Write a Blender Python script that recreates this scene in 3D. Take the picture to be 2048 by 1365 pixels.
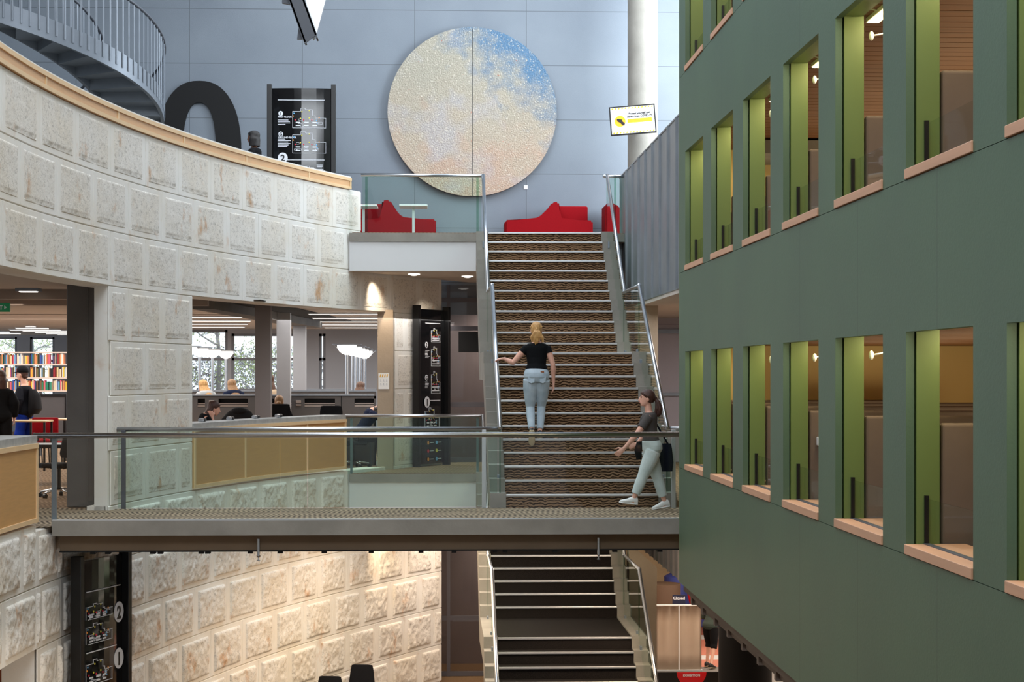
import bpy, bmesh, math, random
from mathutils import Vector as V, Matrix, noise
for o in list(bpy.data.objects): bpy.data.objects.remove(o)
S = bpy.context.scene
COL = S.collection
R = math.radians
# ---------------- camera (eye 1.8 m above the footbridge level, z = 0) -------------
F = 3700.0; YAW = math.atan(154/F); EYE = 1.8
cd = bpy.data.cameras.new('camera'); cam = bpy.data.objects.new('camera', cd); COL.objects.link(cam)
cd.sensor_width = 36; cd.lens = F/2048*36; cd.shift_y = (748-682.5)/2048
cd.clip_start = .1; cd.clip_end = 300
cam.location = (0, 0, EYE); cam.rotation_euler = (R(90), 0, -YAW)
S.camera = cam
# ---------------- world, daylight and added fill lights ----------------
w = bpy.data.worlds.new('World'); S.world = w; w.use_nodes = True
wn = w.node_tree; bg = wn.nodes['Background']
bg.inputs[0].default_value = (.82, .91, 1, 1); bg.inputs[1].default_value = 1.25
S.view_settings.view_transform = 'Standard'; S.view_settings.look = 'None'
S.view_settings.exposure = 0.42; S.view_settings.gamma = 1
def area(name, loc, rot, sx, sy, power, color, spread=180):
    l = bpy.data.lights.new(name, 'AREA'); l.shape = 'RECTANGLE'; l.size = sx; l.size_y = sy
    l.energy = power; l.color = color; l.spread = R(spread)
    o = bpy.data.objects.new(name, l); COL.objects.link(o); o.location = loc; o.rotation_euler = [R(a) for a in rot]
    return o
area('skylight', (-2.2, 20, 11.6), (0, 0, 0), 7, 26, 1420, (.87, .93, 1))
area('skylight_far', (.5, 33.5, 11.4), (12, 0, 0), 9, 5, 240, (.80, .90, 1))
area('front_fill', (-1.5, 3.5, 11.5), (38, 0, 0), 9, 6, 1100, (.88, .94, 1))  # added front fill for the hall, placed at roof height
area('daylight_window_right', (6.9, 33, 8.2), (0, 90, -48), 6, 5, 800, (.86, .94, 1))
area('skylight_drum', (-10.5, 30, 11.4), (0, 0, 0), 7, 14, 110, (.80, .90, 1))
area('library_light', (-5.6, 41, 2.85), (0, 0, 0), 12, 13, 950, (1, .96, .92))
area('library_light_near', (-8.5, 29, 2.9), (0, 0, 0), 4, 7, 170, (1, .90, .80))
area('ground_light', (-.3, 29.5, -.85), (0, 0, 0), 2.2, 6, 125, (1, .73, .47))
area('ground_light_near', (-2.0, 18.5, -.9), (0, 0, 0), 3, 5, 95, (1, .76, .52))
area('foyer_light', (6.5, 38, -1.6), (0, 0, 0), 5, 8, 300, (1, .82, .66))
area('lobby_light', (5.4, 31, 2.8), (0, 0, 0), 3, 7, 170, (1, .93, .88))
area('stair_light', (.8, 35.4, -1.2), (0, 0, 0), 2, 2.4, 45, (1, .82, .66))
area('stair_fill_low', (2.3, 29.6, -.4), (0, 0, 0), 1.6, 4, 10, (1, .80, .60))  # added fill for the lower stair, without a known fitting
area('fin_fill', (3.0, 26.4, -.6), (42, 0, 0), .8, .8, 60, (1, .78, .56))  # unseen fill added to brighten the concrete fin and banner
area('door_lobby_light', (1.9, 38.5, 3.2), (0, 0, 0), 1.5, .8, 70, (1, .92, .84))  # added fill to brighten the space behind the glazed doors
area('door_fill_low', (1.9, 38.5, -1.3), (0, 0, 0), 1.5, .8, 40, (1, .86, .74))  # same kind of added fill behind the ground floor screen
def spot(name, loc, target, power, color, ang=50, blend=.6, r=.05):
    l = bpy.data.lights.new(name, 'SPOT'); l.energy = power; l.color = color; l.spot_size = R(ang); l.spot_blend = blend
    l.shadow_soft_size = r
    o = bpy.data.objects.new(name, l); COL.objects.link(o); o.location = loc
    o.rotation_euler = (V(target)-V(loc)).to_track_quat('-Z', 'Y').to_euler(); return o
# ---------------- survey helpers: a sight line and one known coordinate give a point ----------------
def ang(x): return YAW+math.atan((x-1024)/F)
def P(x, y, Y):
    X = Y*math.tan(ang(x)); D = X*math.sin(YAW)+Y*math.cos(YAW)
    return V((X, Y, EYE+(748-y)/F*D))
def XY(x, Y): return Y*math.tan(ang(x))
def YX(x, X): return X/math.tan(ang(x))
# ---------------- materials ----------------
def lin(c):
    return tuple(((v/255)/12.92 if v/255 <= .04045 else ((v/255+.055)/1.055)**2.4) for v in c)
MATS = {}
def mat(name, rgb, rough=.6, metal=0, var=0, vs=3, bump=0, bs=40, emit=0, spec=.5, rgb2=None, stretch=(1, 1, 1)):
    m = bpy.data.materials.new(name); m.use_nodes = True; nt = m.node_tree; b = nt.nodes['Principled BSDF']
    c = lin(rgb); b.inputs['Base Color'].default_value = (*c, 1); b.inputs['Roughness'].default_value = rough
    b.inputs['Metallic'].default_value = metal; b.inputs['Specular IOR Level'].default_value = spec
    if emit:
        b.inputs['Emission Color'].default_value = (*c, 1); b.inputs['Emission Strength'].default_value = emit
    if var or bump:
        tc = nt.nodes.new('ShaderNodeTexCoord'); mp = nt.nodes.new('ShaderNodeMapping'); mp.inputs['Scale'].default_value = stretch
        nt.links.new(tc.outputs['Object'], mp.inputs[0])
    if var:
        n = nt.nodes.new('ShaderNodeTexNoise'); n.inputs['Scale'].default_value = vs; n.inputs['Detail'].default_value = 6
        nt.links.new(mp.outputs[0], n.inputs['Vector'])
        r = nt.nodes.new('ShaderNodeValToRGB'); r.color_ramp.elements[0].position = .3; r.color_ramp.elements[1].position = .7
        c2 = lin(rgb2) if rgb2 else tuple(v*(1-var) for v in c)
        r.color_ramp.elements[0].color = (*c2, 1); r.color_ramp.elements[1].color = (*c, 1)
        nt.links.new(n.outputs[0], r.inputs[0]); nt.links.new(r.outputs[0], b.inputs['Base Color'])
    if bump:
        n2 = nt.nodes.new('ShaderNodeTexNoise'); n2.inputs['Scale'].default_value = bs; n2.inputs['Detail'].default_value = 4
        nt.links.new(mp.outputs[0], n2.inputs['Vector'])
        bp = nt.nodes.new('ShaderNodeBump'); bp.inputs['Strength'].default_value = bump; bp.inputs['Distance'].default_value = .01
        nt.links.new(n2.outputs[0], bp.inputs['Height']); nt.links.new(bp.outputs[0], b.inputs['Normal'])
    MATS[name] = m; return m
def math_node(nt, op, a, b=None):
    n = nt.nodes.new('ShaderNodeMath'); n.operation = op
    for i, v in enumerate((a, b)):
        if v is None: continue
        if isinstance(v, (int, float)): n.inputs[i].default_value = v
        else: nt.links.new(v, n.inputs[i])
    return n.outputs[0]
def glass(name, tint, refl=1.0, ior=1.45):
    m = bpy.data.materials.new(name); m.use_nodes = True; nt = m.node_tree; nt.nodes.clear()
    out = nt.nodes.new('ShaderNodeOutputMaterial'); mx = nt.nodes.new('ShaderNodeMixShader')
    t = nt.nodes.new('ShaderNodeBsdfTransparent'); t.inputs[0].default_value = (*tint, 1)
    g = nt.nodes.new('ShaderNodeBsdfGlossy'); g.inputs['Roughness'].default_value = .02; g.inputs[0].default_value = (refl, refl, refl, 1)
    fr = nt.nodes.new('ShaderNodeFresnel'); fr.inputs[0].default_value = ior
    ge = nt.nodes.new('ShaderNodeNewGeometry'); inv = math_node(nt, 'SUBTRACT', 1.0, ge.outputs['Backfacing'])
    nt.links.new(math_node(nt, 'MULTIPLY', fr.outputs[0], inv), mx.inputs[0]); nt.links.new(t.outputs[0], mx.inputs[1]); nt.links.new(g.outputs[0], mx.inputs[2])
    nt.links.new(mx.outputs[0], out.inputs[0]); MATS[name] = m; return m
def nodes(m): return m.node_tree, m.node_tree.nodes['Principled BSDF']
def carpet(name, dark, light, wob=1.0, scale=1.0):
    """loop-pile carpet: dark waved lines laid in rows, the same on treads and risers"""
    m = bpy.data.materials.new(name); m.use_nodes = True; nt, b = nodes(m)
    tc = nt.nodes.new('ShaderNodeTexCoord'); sp = nt.nodes.new('ShaderNodeSeparateXYZ'); nt.links.new(tc.outputs['Object'], sp.inputs[0])
    nz = nt.nodes.new('ShaderNodeTexNoise'); nz.inputs['Scale'].default_value = 14; nt.links.new(tc.outputs['Object'], nz.inputs['Vector'])
    s = math_node(nt, 'SINE', math_node(nt, 'MULTIPLY', sp.outputs[0], 48))
    yz = math_node(nt, 'ADD', math_node(nt, 'MULTIPLY', sp.outputs[1], scale), math_node(nt, 'MULTIPLY', sp.outputs[2], 1))
    ph = math_node(nt, 'ADD', math_node(nt, 'MULTIPLY', yz, 165), math_node(nt, 'MULTIPLY', s, .8*wob))
    ph = math_node(nt, 'ADD', ph, math_node(nt, 'MULTIPLY', nz.outputs[0], 9*wob))
    v = math_node(nt, 'SINE', ph)
    r = nt.nodes.new('ShaderNodeValToRGB'); r.color_ramp.elements[0].position = .25; r.color_ramp.elements[1].position = .6
    r.color_ramp.elements[0].color = (*lin(dark), 1); r.color_ramp.elements[1].color = (*lin(light), 1)
    nt.links.new(math_node(nt, 'ADD', math_node(nt, 'MULTIPLY', v, .5), .5), r.inputs[0]); nt.links.new(r.outputs[0], b.inputs['Base Color'])
    b.inputs['Roughness'].default_value = .95; b.inputs['Specular IOR Level'].default_value = .1
    bp = nt.nodes.new('ShaderNodeBump'); bp.inputs['Distance'].default_value = .004; bp.inputs['Strength'].default_value = .6
    nt.links.new(v, bp.inputs['Height']); nt.links.new(bp.outputs[0], b.inputs['Normal']); MATS[name] = m; return m
def bridge_carpet(name, dark, light):
    m = bpy.data.materials.new(name); m.use_nodes = True; nt, b = nodes(m)
    tc = nt.nodes.new('ShaderNodeTexCoord'); sp = nt.nodes.new('ShaderNodeSeparateXYZ'); nt.links.new(tc.outputs['Object'], sp.inputs[0])
    nz = nt.nodes.new('ShaderNodeTexNoise'); nz.inputs['Scale'].default_value = 2.2; nt.links.new(tc.outputs['Object'], nz.inputs['Vector'])
    s = math_node(nt, 'SINE', math_node(nt, 'ADD', math_node(nt, 'MULTIPLY', sp.outputs[0], 95), math_node(nt, 'MULTIPLY', math_node(nt, 'SINE', math_node(nt, 'ADD', math_node(nt, 'MULTIPLY', sp.outputs[1], 8), math_node(nt, 'MULTIPLY', sp.outputs[0], 1.7))), 5)))
    s2 = math_node(nt, 'SINE', math_node(nt, 'ADD', math_node(nt, 'MULTIPLY', sp.outputs[1], 9), math_node(nt, 'MULTIPLY', nz.outputs[0], 8)))
    v = math_node(nt, 'ADD', math_node(nt, 'MULTIPLY', s, .5), math_node(nt, 'MULTIPLY', s2, .12))
    r = nt.nodes.new('ShaderNodeValToRGB'); r.color_ramp.elements[0].position = .2; r.color_ramp.elements[1].position = .75
    r.color_ramp.elements[0].color = (*lin(dark), 1); r.color_ramp.elements[1].color = (*lin(light), 1)
    nt.links.new(math_node(nt, 'ADD', math_node(nt, 'MULTIPLY', v, .5), .5), r.inputs[0]); nt.links.new(r.outputs[0], b.inputs['Base Color'])
    b.inputs['Roughness'].default_value = .95; b.inputs['Specular IOR Level'].default_value = .1; MATS[name] = m; return m
def panel_mat(name, rgb, pw, ph, off, axis=0, joint=.012, rough=.45, dark=.45, var=.1, rgb2=None, zo=0, bumpy=.15):
    """flat sheets with thin open joints; axis 0 = panels run along X, 1 = along Y"""
    m = mat(name, rgb, rough, var=var, vs=.8, bump=bumpy, bs=60, rgb2=rgb2); nt, b = nodes(m)
    tc = nt.nodes.new('ShaderNodeTexCoord'); sp = nt.nodes.new('ShaderNodeSeparateXYZ'); nt.links.new(tc.outputs['Object'], sp.inputs[0])
    def line(src, pitch, o):
        f = math_node(nt, 'FRACT', math_node(nt, 'DIVIDE', math_node(nt, 'SUBTRACT', src, o), pitch))
        return math_node(nt, 'LESS_THAN', f, joint/pitch)
    l = line(sp.outputs[axis], pw, off)
    if ph: l = math_node(nt, 'MAXIMUM', l, line(sp.outputs[2], ph, zo))
    mx = nt.nodes.new('ShaderNodeMix'); mx.data_type = 'RGBA'; nt.links.new(l, mx.inputs[0])
    src = b.inputs['Base Color'].links[0].from_socket; nt.links.new(src, mx.inputs[6]); mx.inputs[7].default_value = (*[v*dark for v in lin(rgb)], 1)
    nt.links.new(mx.outputs[2], b.inputs['Base Color']); return m
# ---------------- mesh helpers ----------------
class MB:
    def __init__(s): s.bm = bmesh.new()
    def box(s, a, b, bev=0, rot=None, piv=None):
        a, b = V(a), V(b); c = (a+b)/2; d = b-a
        r = bmesh.ops.create_cube(s.bm, size=1)['verts']
        bmesh.ops.scale(s.bm, vec=[max(abs(v), 1e-5) for v in d], verts=r)
        if bev: 
            es = list({e for v in r for e in v.link_edges})
            q = bmesh.ops.bevel(s.bm, geom=es, offset=bev, segments=3, affect='EDGES', profile=.5)
            r = list({v for f in q['faces'] for v in f.verts} | {v for v in r if v.is_valid})
        bmesh.ops.translate(s.bm, vec=c, verts=r)
        if rot is not None: bmesh.ops.rotate(s.bm, cent=piv if piv is not None else c, matrix=rot, verts=r)
        return r
    def loft(s, sts, closed=True, n=16, cap=True):
        rings = []
        for c, ax, ay in sts:
            c, ax, ay = V(c), V(ax), V(ay)
            rings.append([s.bm.verts.new(c+ax*math.cos(2*math.pi*i/n)+ay*math.sin(2*math.pi*i/n)) for i in range(n)])
        for p, q in zip(rings, rings[1:]):
            for i in range(n): s.bm.faces.new((p[i], p[(i+1) % n], q[(i+1) % n], q[i]))
        if cap:
            s.bm.faces.new(rings[0][::-1]); s.bm.faces.new(rings[-1])
    def tube(s, pts, rad, n=10, flat=1, ref=None, cap=True):
        pts = [V(p) for p in pts]; rad = rad if hasattr(rad, '__len__') else [rad]*len(pts)
        t0 = (pts[1]-pts[0]).normalized()
        if ref is None: ref = V((0, 0, 1)) if abs(t0.z) < .9 else V((1, 0, 0))
        u = V(ref)-t0*t0.dot(V(ref)); u.normalize(); sts = []
        for i, p in enumerate(pts):
            a = pts[max(i-1, 0)]; b = pts[min(i+1, len(pts)-1)]; t = (b-a).normalized()
            u = (u-t*t.dot(u)).normalized(); v = t.cross(u); sts.append((p, u*rad[i]*flat, v*rad[i]))
        s.loft(sts, n=n, cap=cap)
    def ball(s, c, r, n=12, rot=None):
        r = r if hasattr(r, '__len__') else (r, r, r)
        q = bmesh.ops.create_uvsphere(s.bm, u_segments=n*2, v_segments=n, radius=1)['verts']
        bmesh.ops.scale(s.bm, vec=r, verts=q)
        if rot is not None: bmesh.ops.rotate(s.bm, cent=(0, 0, 0), matrix=rot, verts=q)
        bmesh.ops.translate(s.bm, vec=c, verts=q)
    def cyl(s, a, b, r, n=16, r2=None): s.tube([a, b], [r, r2 if r2 is not None else r], n=n)
    def lathe(s, c, prof, n=24, capb=True):
        c = V(c); s.loft([(c+V((0, 0, z)), (r, 0, 0), (0, r, 0)) for r, z in prof], n=n, cap=capb)
    def prism(s, pts, ext):
        """closed polygon pts (3D) pushed along ext"""
        a = [s.bm.verts.new(p) for p in pts]; b = [s.bm.verts.new(V(p)+V(ext)) for p in pts]; n = len(a)
        s.bm.faces.new(a[::-1]); s.bm.faces.new(b)
        for i in range(n): s.bm.faces.new((a[i], a[(i+1) % n], b[(i+1) % n], b[i]))
    def quad(s, *p): s.bm.faces.new([s.bm.verts.new(q) for q in p])
    def xform(s, m): bmesh.ops.transform(s.bm, matrix=m, verts=s.bm.verts[:])
    def build(s, name, m, parent=None, smooth=False, local=False, base=True):
        bmesh.ops.recalc_face_normals(s.bm, faces=s.bm.faces[:])
        me = bpy.data.meshes.new(name); off = V((0, 0, 0))
        if parent is not None and not local:
            p = parent; 
            while p: off += p.location; p = p.parent
        elif parent is None and base and s.bm.verts:
            xs = [v.co for v in s.bm.verts]; off = V((sum((min(c[i] for c in xs), max(c[i] for c in xs)))/2 for i in range(2)))
            off = V((off[0], off[1], min(c.z for c in xs)))
        if off.length: bmesh.ops.translate(s.bm, vec=-off, verts=s.bm.verts[:])
        s.bm.to_mesh(me); s.bm.free()
        if m is not None:
            for q in (m if isinstance(m, (list, tuple)) else [m]): me.materials.append(MATS[q] if isinstance(q, str) else q)
        if smooth:
            me.polygons.foreach_set('use_smooth', [True]*len(me.polygons))
            if smooth == 'auto': me.set_sharp_from_angle(angle=R(35))
        o = bpy.data.objects.new(name, me); COL.objects.link(o)
        if parent is not None: o.parent = parent
        elif base: o.location = off
        return o
def tag(o, label, cat, group=None, kind=None):
    if label: o['label'] = label
    if cat: o['category'] = cat
    if group: o['group'] = group
    if kind: o['kind'] = kind
    return o
def thing(name, label, cat, loc=(0, 0, 0), rz=0, group=None):
    o = bpy.data.objects.new(name, None); COL.objects.link(o); o.location = loc; o.rotation_euler = (0, 0, rz); o.empty_display_size = .2
    return tag(o, label, cat, group)
def struct(b, name, m, label=None, parent=None, smooth=False, cat=None):
    o = b.build(name, m, parent, smooth=smooth, base=False)
    if parent is None: o['kind'] = 'structure'; tag(o, label, cat or name.split('_')[0].split('.')[0])
    return o
def sroot(name, label, cat):
    o = bpy.data.objects.new(name, None); COL.objects.link(o); o['kind'] = 'structure'; return tag(o, label, cat)
def copy_tree(o, parent=None):
    c = o.copy(); COL.objects.link(c); c.parent = parent
    for ch in list(o.children): copy_tree(ch, c)
    return c
def part(o, label): o['label'] = label; return o
def text(s, size, m, parent, loc, rot=(90, 0, 0), name='lettering', sx=1, align='LEFT', ext=.001):
    cu = bpy.data.curves.new(name, 'FONT'); cu.body = s; cu.size = size; cu.extrude = ext; cu.align_x = align; cu.offset = size*.03; cu.resolution_u = 3
    t = bpy.data.objects.new(name, cu); COL.objects.link(t)
    dg = bpy.context.evaluated_depsgraph_get(); me = bpy.data.meshes.new_from_object(t.evaluated_get(dg)); bpy.data.objects.remove(t)
    me.materials.clear(); me.materials.append(MATS[m]); o = bpy.data.objects.new(name, me); COL.objects.link(o)
    o.parent = parent; o.location = loc; o.rotation_euler = [R(a) for a in rot]; o.scale = (sx, 1, 1); return o
# colours
mat('concrete', (150, 146, 138), .75, var=.25, vs=2.5, bump=.2, bs=30)
mat('concrete_warm', (176, 158, 138), .75, var=.18, vs=2, bump=.2, bs=30)
mat('concrete_dark', (112, 108, 104), .7, var=.2, vs=2, bump=.15, bs=30)
mat('concrete_cap', (176, 176, 174), .7, var=.25, vs=9, bump=.1)
mat('white_plaster', (218, 220, 222), .8, var=.03, vs=1)
mat('soffit', (196, 186, 176), .8)
mat('steel', (196, 200, 206), .28, metal=1, var=.08, vs=30, stretch=(1, 1, 1))
mat('steel_light', (214, 218, 222), .38, metal=.85)
mat('nosing', (214, 214, 216), .32, metal=.75)
mat('grey_steel', (128, 136, 146), .42, metal=.35, var=.08, vs=6)
mat('grey_steel_dark', (84, 88, 96), .5, metal=.3)
mat('zinc', (150, 156, 162), .42, metal=.55, var=.18, vs=2.2, bump=.05, bs=5)
mat('wood_light', (232, 184, 134), .5, var=.12, vs=3, stretch=(1, 1, 14))
mat('wood_oak', (206, 158, 98), .5, var=.10, vs=3, stretch=(1, 1, 14))
mat('wood_edge', (238, 204, 158), .5, var=.08, vs=4)
mat('wood_sill', (206, 158, 126), .5, var=.12, vs=8, stretch=(1, .2, 4))
mat('black', (14, 14, 16), .35)
mat('black_matt', (12, 12, 14), .8)
mat('black_gloss', (10, 11, 14), .06, spec=.6)
mat('white_ink', (225, 228, 235), .5)
mat('white', (236, 236, 236), .5)
mat('glow_white', (255, 250, 240), emit=2.2)
mat('glow_warm', (255, 226, 160), emit=7)
mat('red_fabric', (146, 4, 18), .85, var=.12, vs=60, bump=.2, bs=200, spec=.2)
mat('red_plastic', (205, 20, 30), .4)
mat('black_fabric', (24, 24, 27), .9, bump=.3, bs=150, spec=.2)
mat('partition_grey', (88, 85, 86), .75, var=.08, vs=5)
mat('chrome', (225, 225, 228), .12, metal=1)
glass('glass_green', (.87, .945, .905))
glass('glass_clear', (.95, .97, .965))
glass('glass_low', (.95, .97, .96), .6, 1.12)
glass('glass_edge', (.70, .84, .76), .7)
carpet('stair_carpet', (54, 39, 28), (150, 120, 92), 1.0, .35)
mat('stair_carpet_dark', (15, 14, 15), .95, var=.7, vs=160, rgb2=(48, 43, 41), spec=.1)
bridge_carpet('bridge_carpet', (64, 55, 46), (168, 150, 126))
# ---------------- stone drum wall on the left ----------------
ACX, ACY, AR = 29.3605, 19.2424, 34.0298
def arc(u, z=0, off=0):
    """point u metres along the curved wall, off metres out into the hall"""
    a = u/AR; return V((ACX-(AR-off)*math.cos(a), ACY+(AR-off)*math.sin(a), z))
def arc_at(x):
    t = ang(x); d = V((math.sin(t), math.cos(t))); c = V((ACX, ACY)); B = -2*d.dot(c); k = (-B+math.sqrt(B*B-4*(c.dot(c)-AR*AR)))/2
    q = d*k; return math.atan2(q.y-ACY, ACX-q.x)*AR
def stone_mat(name, rgb, rock):
    m = mat(name, rgb, .85); nt, b = nodes(m)
    tc = nt.nodes.new('ShaderNodeTexCoord')
    def nz(sc, det, st=(1, 1, 1)):
        mp = nt.nodes.new('ShaderNodeMapping'); mp.inputs['Scale'].default_value = st; nt.links.new(tc.outputs['Object'], mp.inputs[0])
        n = nt.nodes.new('ShaderNodeTexNoise'); n.inputs['Scale'].default_value = sc; n.inputs['Detail'].default_value = det; n.inputs['Roughness'].default_value = .6
        nt.links.new(mp.outputs[0], n.inputs['Vector']); return n.outputs[0]
    def mixin(prev, f, lo, hi, col, amt):
        r = nt.nodes.new('ShaderNodeMapRange'); r.inputs[1].default_value = lo; r.inputs[2].default_value = hi; r.inputs[4].default_value = amt
        nt.links.new(f, r.inputs[0]); mx = nt.nodes.new('ShaderNodeMix'); mx.data_type = 'RGBA'
        nt.links.new(r.outputs[0], mx.inputs[0])
        if prev is None: mx.inputs[6].default_value = (*lin(rgb), 1)
        else: nt.links.new(prev, mx.inputs[6])
        mx.inputs[7].default_value = (*lin(col), 1); return mx.outputs[2]
    c = mixin(None, nz(.9, 5), .42, .7, (222, 204, 172), .35)
    c = mixin(c, nz(2.3, 7, (1, 1, .8)), .60, .72, (196, 140, 78), .75 if rock else .35)
    if rock:
        c = mixin(c, nz(14, 8, (1, 1, 1.6)), .54, .68, (168, 162, 154), .6)
        c = mixin(c, nz(42, 5), .56, .68, (140, 132, 122), .55)
    nt.links.new(c, b.inputs['Base Color']); b.inputs['Specular IOR Level'].default_value = .2
    n = nz(45, 6); bp = nt.nodes.new('ShaderNodeBump'); bp.inputs['Strength'].default_value = .5 if rock else .12; bp.inputs['Distance'].default_value = .012
    nt.links.new(n, bp.inputs['Height']); nt.links.new(bp.outputs[0], b.inputs['Normal'])
stone_mat('stone_dressed', (240, 238, 233), False); stone_mat('stone_rock', (236, 232, 225), True)
JX = [5, 78.5, 152, 222, 291, 357.5, 422, 485, 548, 607, 665, 722]
JU = [arc_at(x) for x in JX]; _d = JU[1]-JU[0]
JU = [JU[0]-_d*3, JU[0]-_d*2, JU[0]-_d] + JU + [JU[-1]+1.13*k for k in range(1, 5)]      # vertical joints
def ju(n):
    n += 3; n = max(0, min(len(JU)-1.001, n)); i = int(n); return JU[i]+(JU[i+1]-JU[i])*(n-i)
def zj(r): return .06+.724*r
def stone_block(bm, u0, u1, z0, z1, rough, seed):
    """one rock-faced block: dressed margin, raised broken field; returns nothing"""
    L, H = u1-u0, z1-z0
    if L < .12 or H < .12: mg = .02
    else: mg = .085
    du = min(.14, L*.2); nx = max(6, int(L/.032)); nz = max(6, int(H/.032))
    us = [0, .004, .012, du*.9, du] + [du+(L-2*du)*i/nx for i in range(1, nx)] + [L-du, L-du*.9, L-.012, L-.004, L]
    zs = [0, .004, .012, mg*.9, mg] + [mg+(H-2*mg)*i/nz for i in range(1, nz)] + [H-mg, H-mg*.9, H-.012, H-.004, H]
    g = []
    for i, u in enumerate(us):
        col = []
        for j, z in enumerate(zs):
            e = min(i, j, len(us)-1-i, len(zs)-1-j)
            if e == 0: o = -.05 if min(j, len(zs)-1-j) == 0 else -.014
            elif e == 1: o = -.012 if min(j, len(zs)-1-j) <= 1 else -.002
            elif e <= 3: o = 0
            else:
                p = V((u0+u, z0+z, seed*3.7)); q = p*2.3; r2 = p*7
                o = .002+rough*((.9 if rough > .03 else .2)+.42*noise.noise(q)+.40*noise.noise(r2)+.36*noise.noise(p*17)+.26*noise.noise(p*37))
                zz = (z-mg)/(H-2*mg)
                if rough < .03:
                    o = .004+(o-.004)*.75
                    if .0 < zz < .075 and e > 3: o = -.016*max(0, noise.noise(V((u*11+seed, z*30, z0)))+.35)
                if e == 4 and rough > .03: o *= .7
                if zz < .16 and e > 4 and rough > .03: o *= .55+.45*abs(noise.noise(V((u*9+seed, 3, z0))))*3*min(1, zz/.1+.2)
                o = max(o, -.016)
            col.append(bm.verts.new(arc(u0+u, z0+z, o)))
        g.append(col)
    for i in range(len(us)-1):
        for j in range(len(zs)-1):
            f = bm.faces.new((g[i][j], g[i+1][j], g[i+1][j+1], g[i][j+1])); e = min(i, j, len(us)-2-i, len(zs)-2-j)
            f.material_index = 1 if e >= 3 else 0; f.smooth = e >= 4
def stone_rows(bm, rows, ua, ub, rough, ztop=99):
    for r in rows:
        n = -3.0 + (.5 if r % 2 else 0)
        if r % 2: stops = [ju(n+k) for k in range(-1, 18)]
        else: stops = [ju(-3+k) for k in range(0, 18)]
        for a, b in zip(stops, stops[1:]):
            a2, b2 = max(a, ua), min(b, ub)
            if b2-a2 < .1: continue
            rg = rough(r, (a+b)/2) if callable(rough) else rough
            stone_block(bm, a2, b2, zj(r), min(zj(r+1), ztop), rg, r*31+a)
def arc_solid(b, ua, ub, z0, z1, o0, o1, n=None):
    """solid curved strip between offsets o0 (back) and o1 (front)"""
    n = n or max(2, int((ub-ua)/.4)); ring = []
    for i in range(n+1):
        u = ua+(ub-ua)*i/n
        ring.append([b.bm.verts.new(p) for p in (arc(u, z0, o0), arc(u, z0, o1), arc(u, z1, o1), arc(u, z1, o0))])
    for p, q in zip(ring, ring[1:]):
        for k in range(4): b.bm.faces.new((p[k], p[(k+1) % 4], q[(k+1) % 4], q[k]))
    b.bm.faces.new(ring[0][::-1]); b.bm.faces.new(ring[-1])
UA = ju(-2.6); UPA, UPB = arc_at(218), arc_at(385); UE2 = arc_at(722); UWE = arc_at(700); UJ = arc_at(790); UEND = 18.3
UDA = arc_at(75)
UL1A, UL1B = arc_at(72), arc_at(690)
b = MB(); stone_rows(b.bm, (4, 5, 6), UA, UE2, lambda r, u: .011); stone_rows(b.bm, (4,), UE2, UEND, .006)
stone_rows(b.bm, (1, 2, 3, 0), UPA, UPB, .012); stone_rows(b.bm, (0, 1, 2, 3), UJ, UEND, .006)
arc_solid(b, UA, UE2, 2.956, 5.13, -.42, -.02); arc_solid(b, UE2, UEND, 2.956, 3.7, -.42, -.02); arc_solid(b, UPA, UPB, 0, 2.956, -.2, -.02); arc_solid(b, UJ, UEND, 0, 2.956, -.3, -.02)
wl = struct(b, 'wall_left', ['stone_dressed', 'stone_rock'], 'curved wall of pale rock-faced sandstone blocks on the left', cat='wall')
b = MB(); stone_rows(b.bm, (-1, -2), UA, UL1A, .036); stone_rows(b.bm, (-3, -4, -5, -6), UDA, UL1A+1.0, .036); stone_rows(b.bm, (-1, -2), UL1A, UL1A+1.0, .036, -.01)
stone_rows(b.bm, (-1, -2), UL1A+1.0, UPA, .036, -.01); stone_rows(b.bm, (-1, -2), UPA, UEND, .036); stone_rows(b.bm, (-3, -4, -5, -6), UL1A+1.0, UEND, .038)
arc_solid(b, UA, UEND, -1.388, -.01, -.42, -.04); arc_solid(b, UA, UL1A, -.01, .06, -.42, -.04); arc_solid(b, UPA, UJ-.6, -.01, .06, -.3, -.04); arc_solid(b, UDA, UEND, -4.35, -1.388, -.42, -.04)
wl2 = struct(b, 'wall_left.001', ['stone_dressed', 'stone_rock'], 'lower curved sandstone wall of rough blocks under the footbridge level', cat='wall')
# timber parapets on the drum
def parapet(nm, lab, ua, ub, z0, z1, capz, capm, m, seams, face=.02):
    root = thing(nm, lab, 'parapet', arc((ua+ub)/2, z0))
    q = MB(); arc_solid(q, ua, ub, z0, z1, -.10, face); q.build('panel', m, root)
    q = MB(); arc_solid(q, ua, ub, z1-.055, z1, face, face+.02); arc_solid(q, ua, ub, z0, z0+.05, face, face+.015)
    for s in (ua+.03, ub-.03): arc_solid(q, s-.03, s+.03, z0+.05, z1-.055, face, face+.014, 2)
    for s in seams:
        if ua+.1 < s < ub-.1: arc_solid(q, s-.022, s+.022, z0+.05, z1-.055, face, face+.012, 2)
    part(q.build('edge_trim', 'wood_edge', root), 'lighter timber edging and cover strips')
    q = MB(); arc_solid(q, ua, ub, z1, capz, -.42, face); part(q.build('cap', capm, root), 'coping along the top')
    return root
parapet('parapet', 'long curved timber parapet above the pale sandstone band, upper level', UA, UWE, 5.13, 5.335, 5.36, 'white_plaster', 'wood_light', [arc_at(x) for x in (88, 233, 365, 490, 615)])
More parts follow.
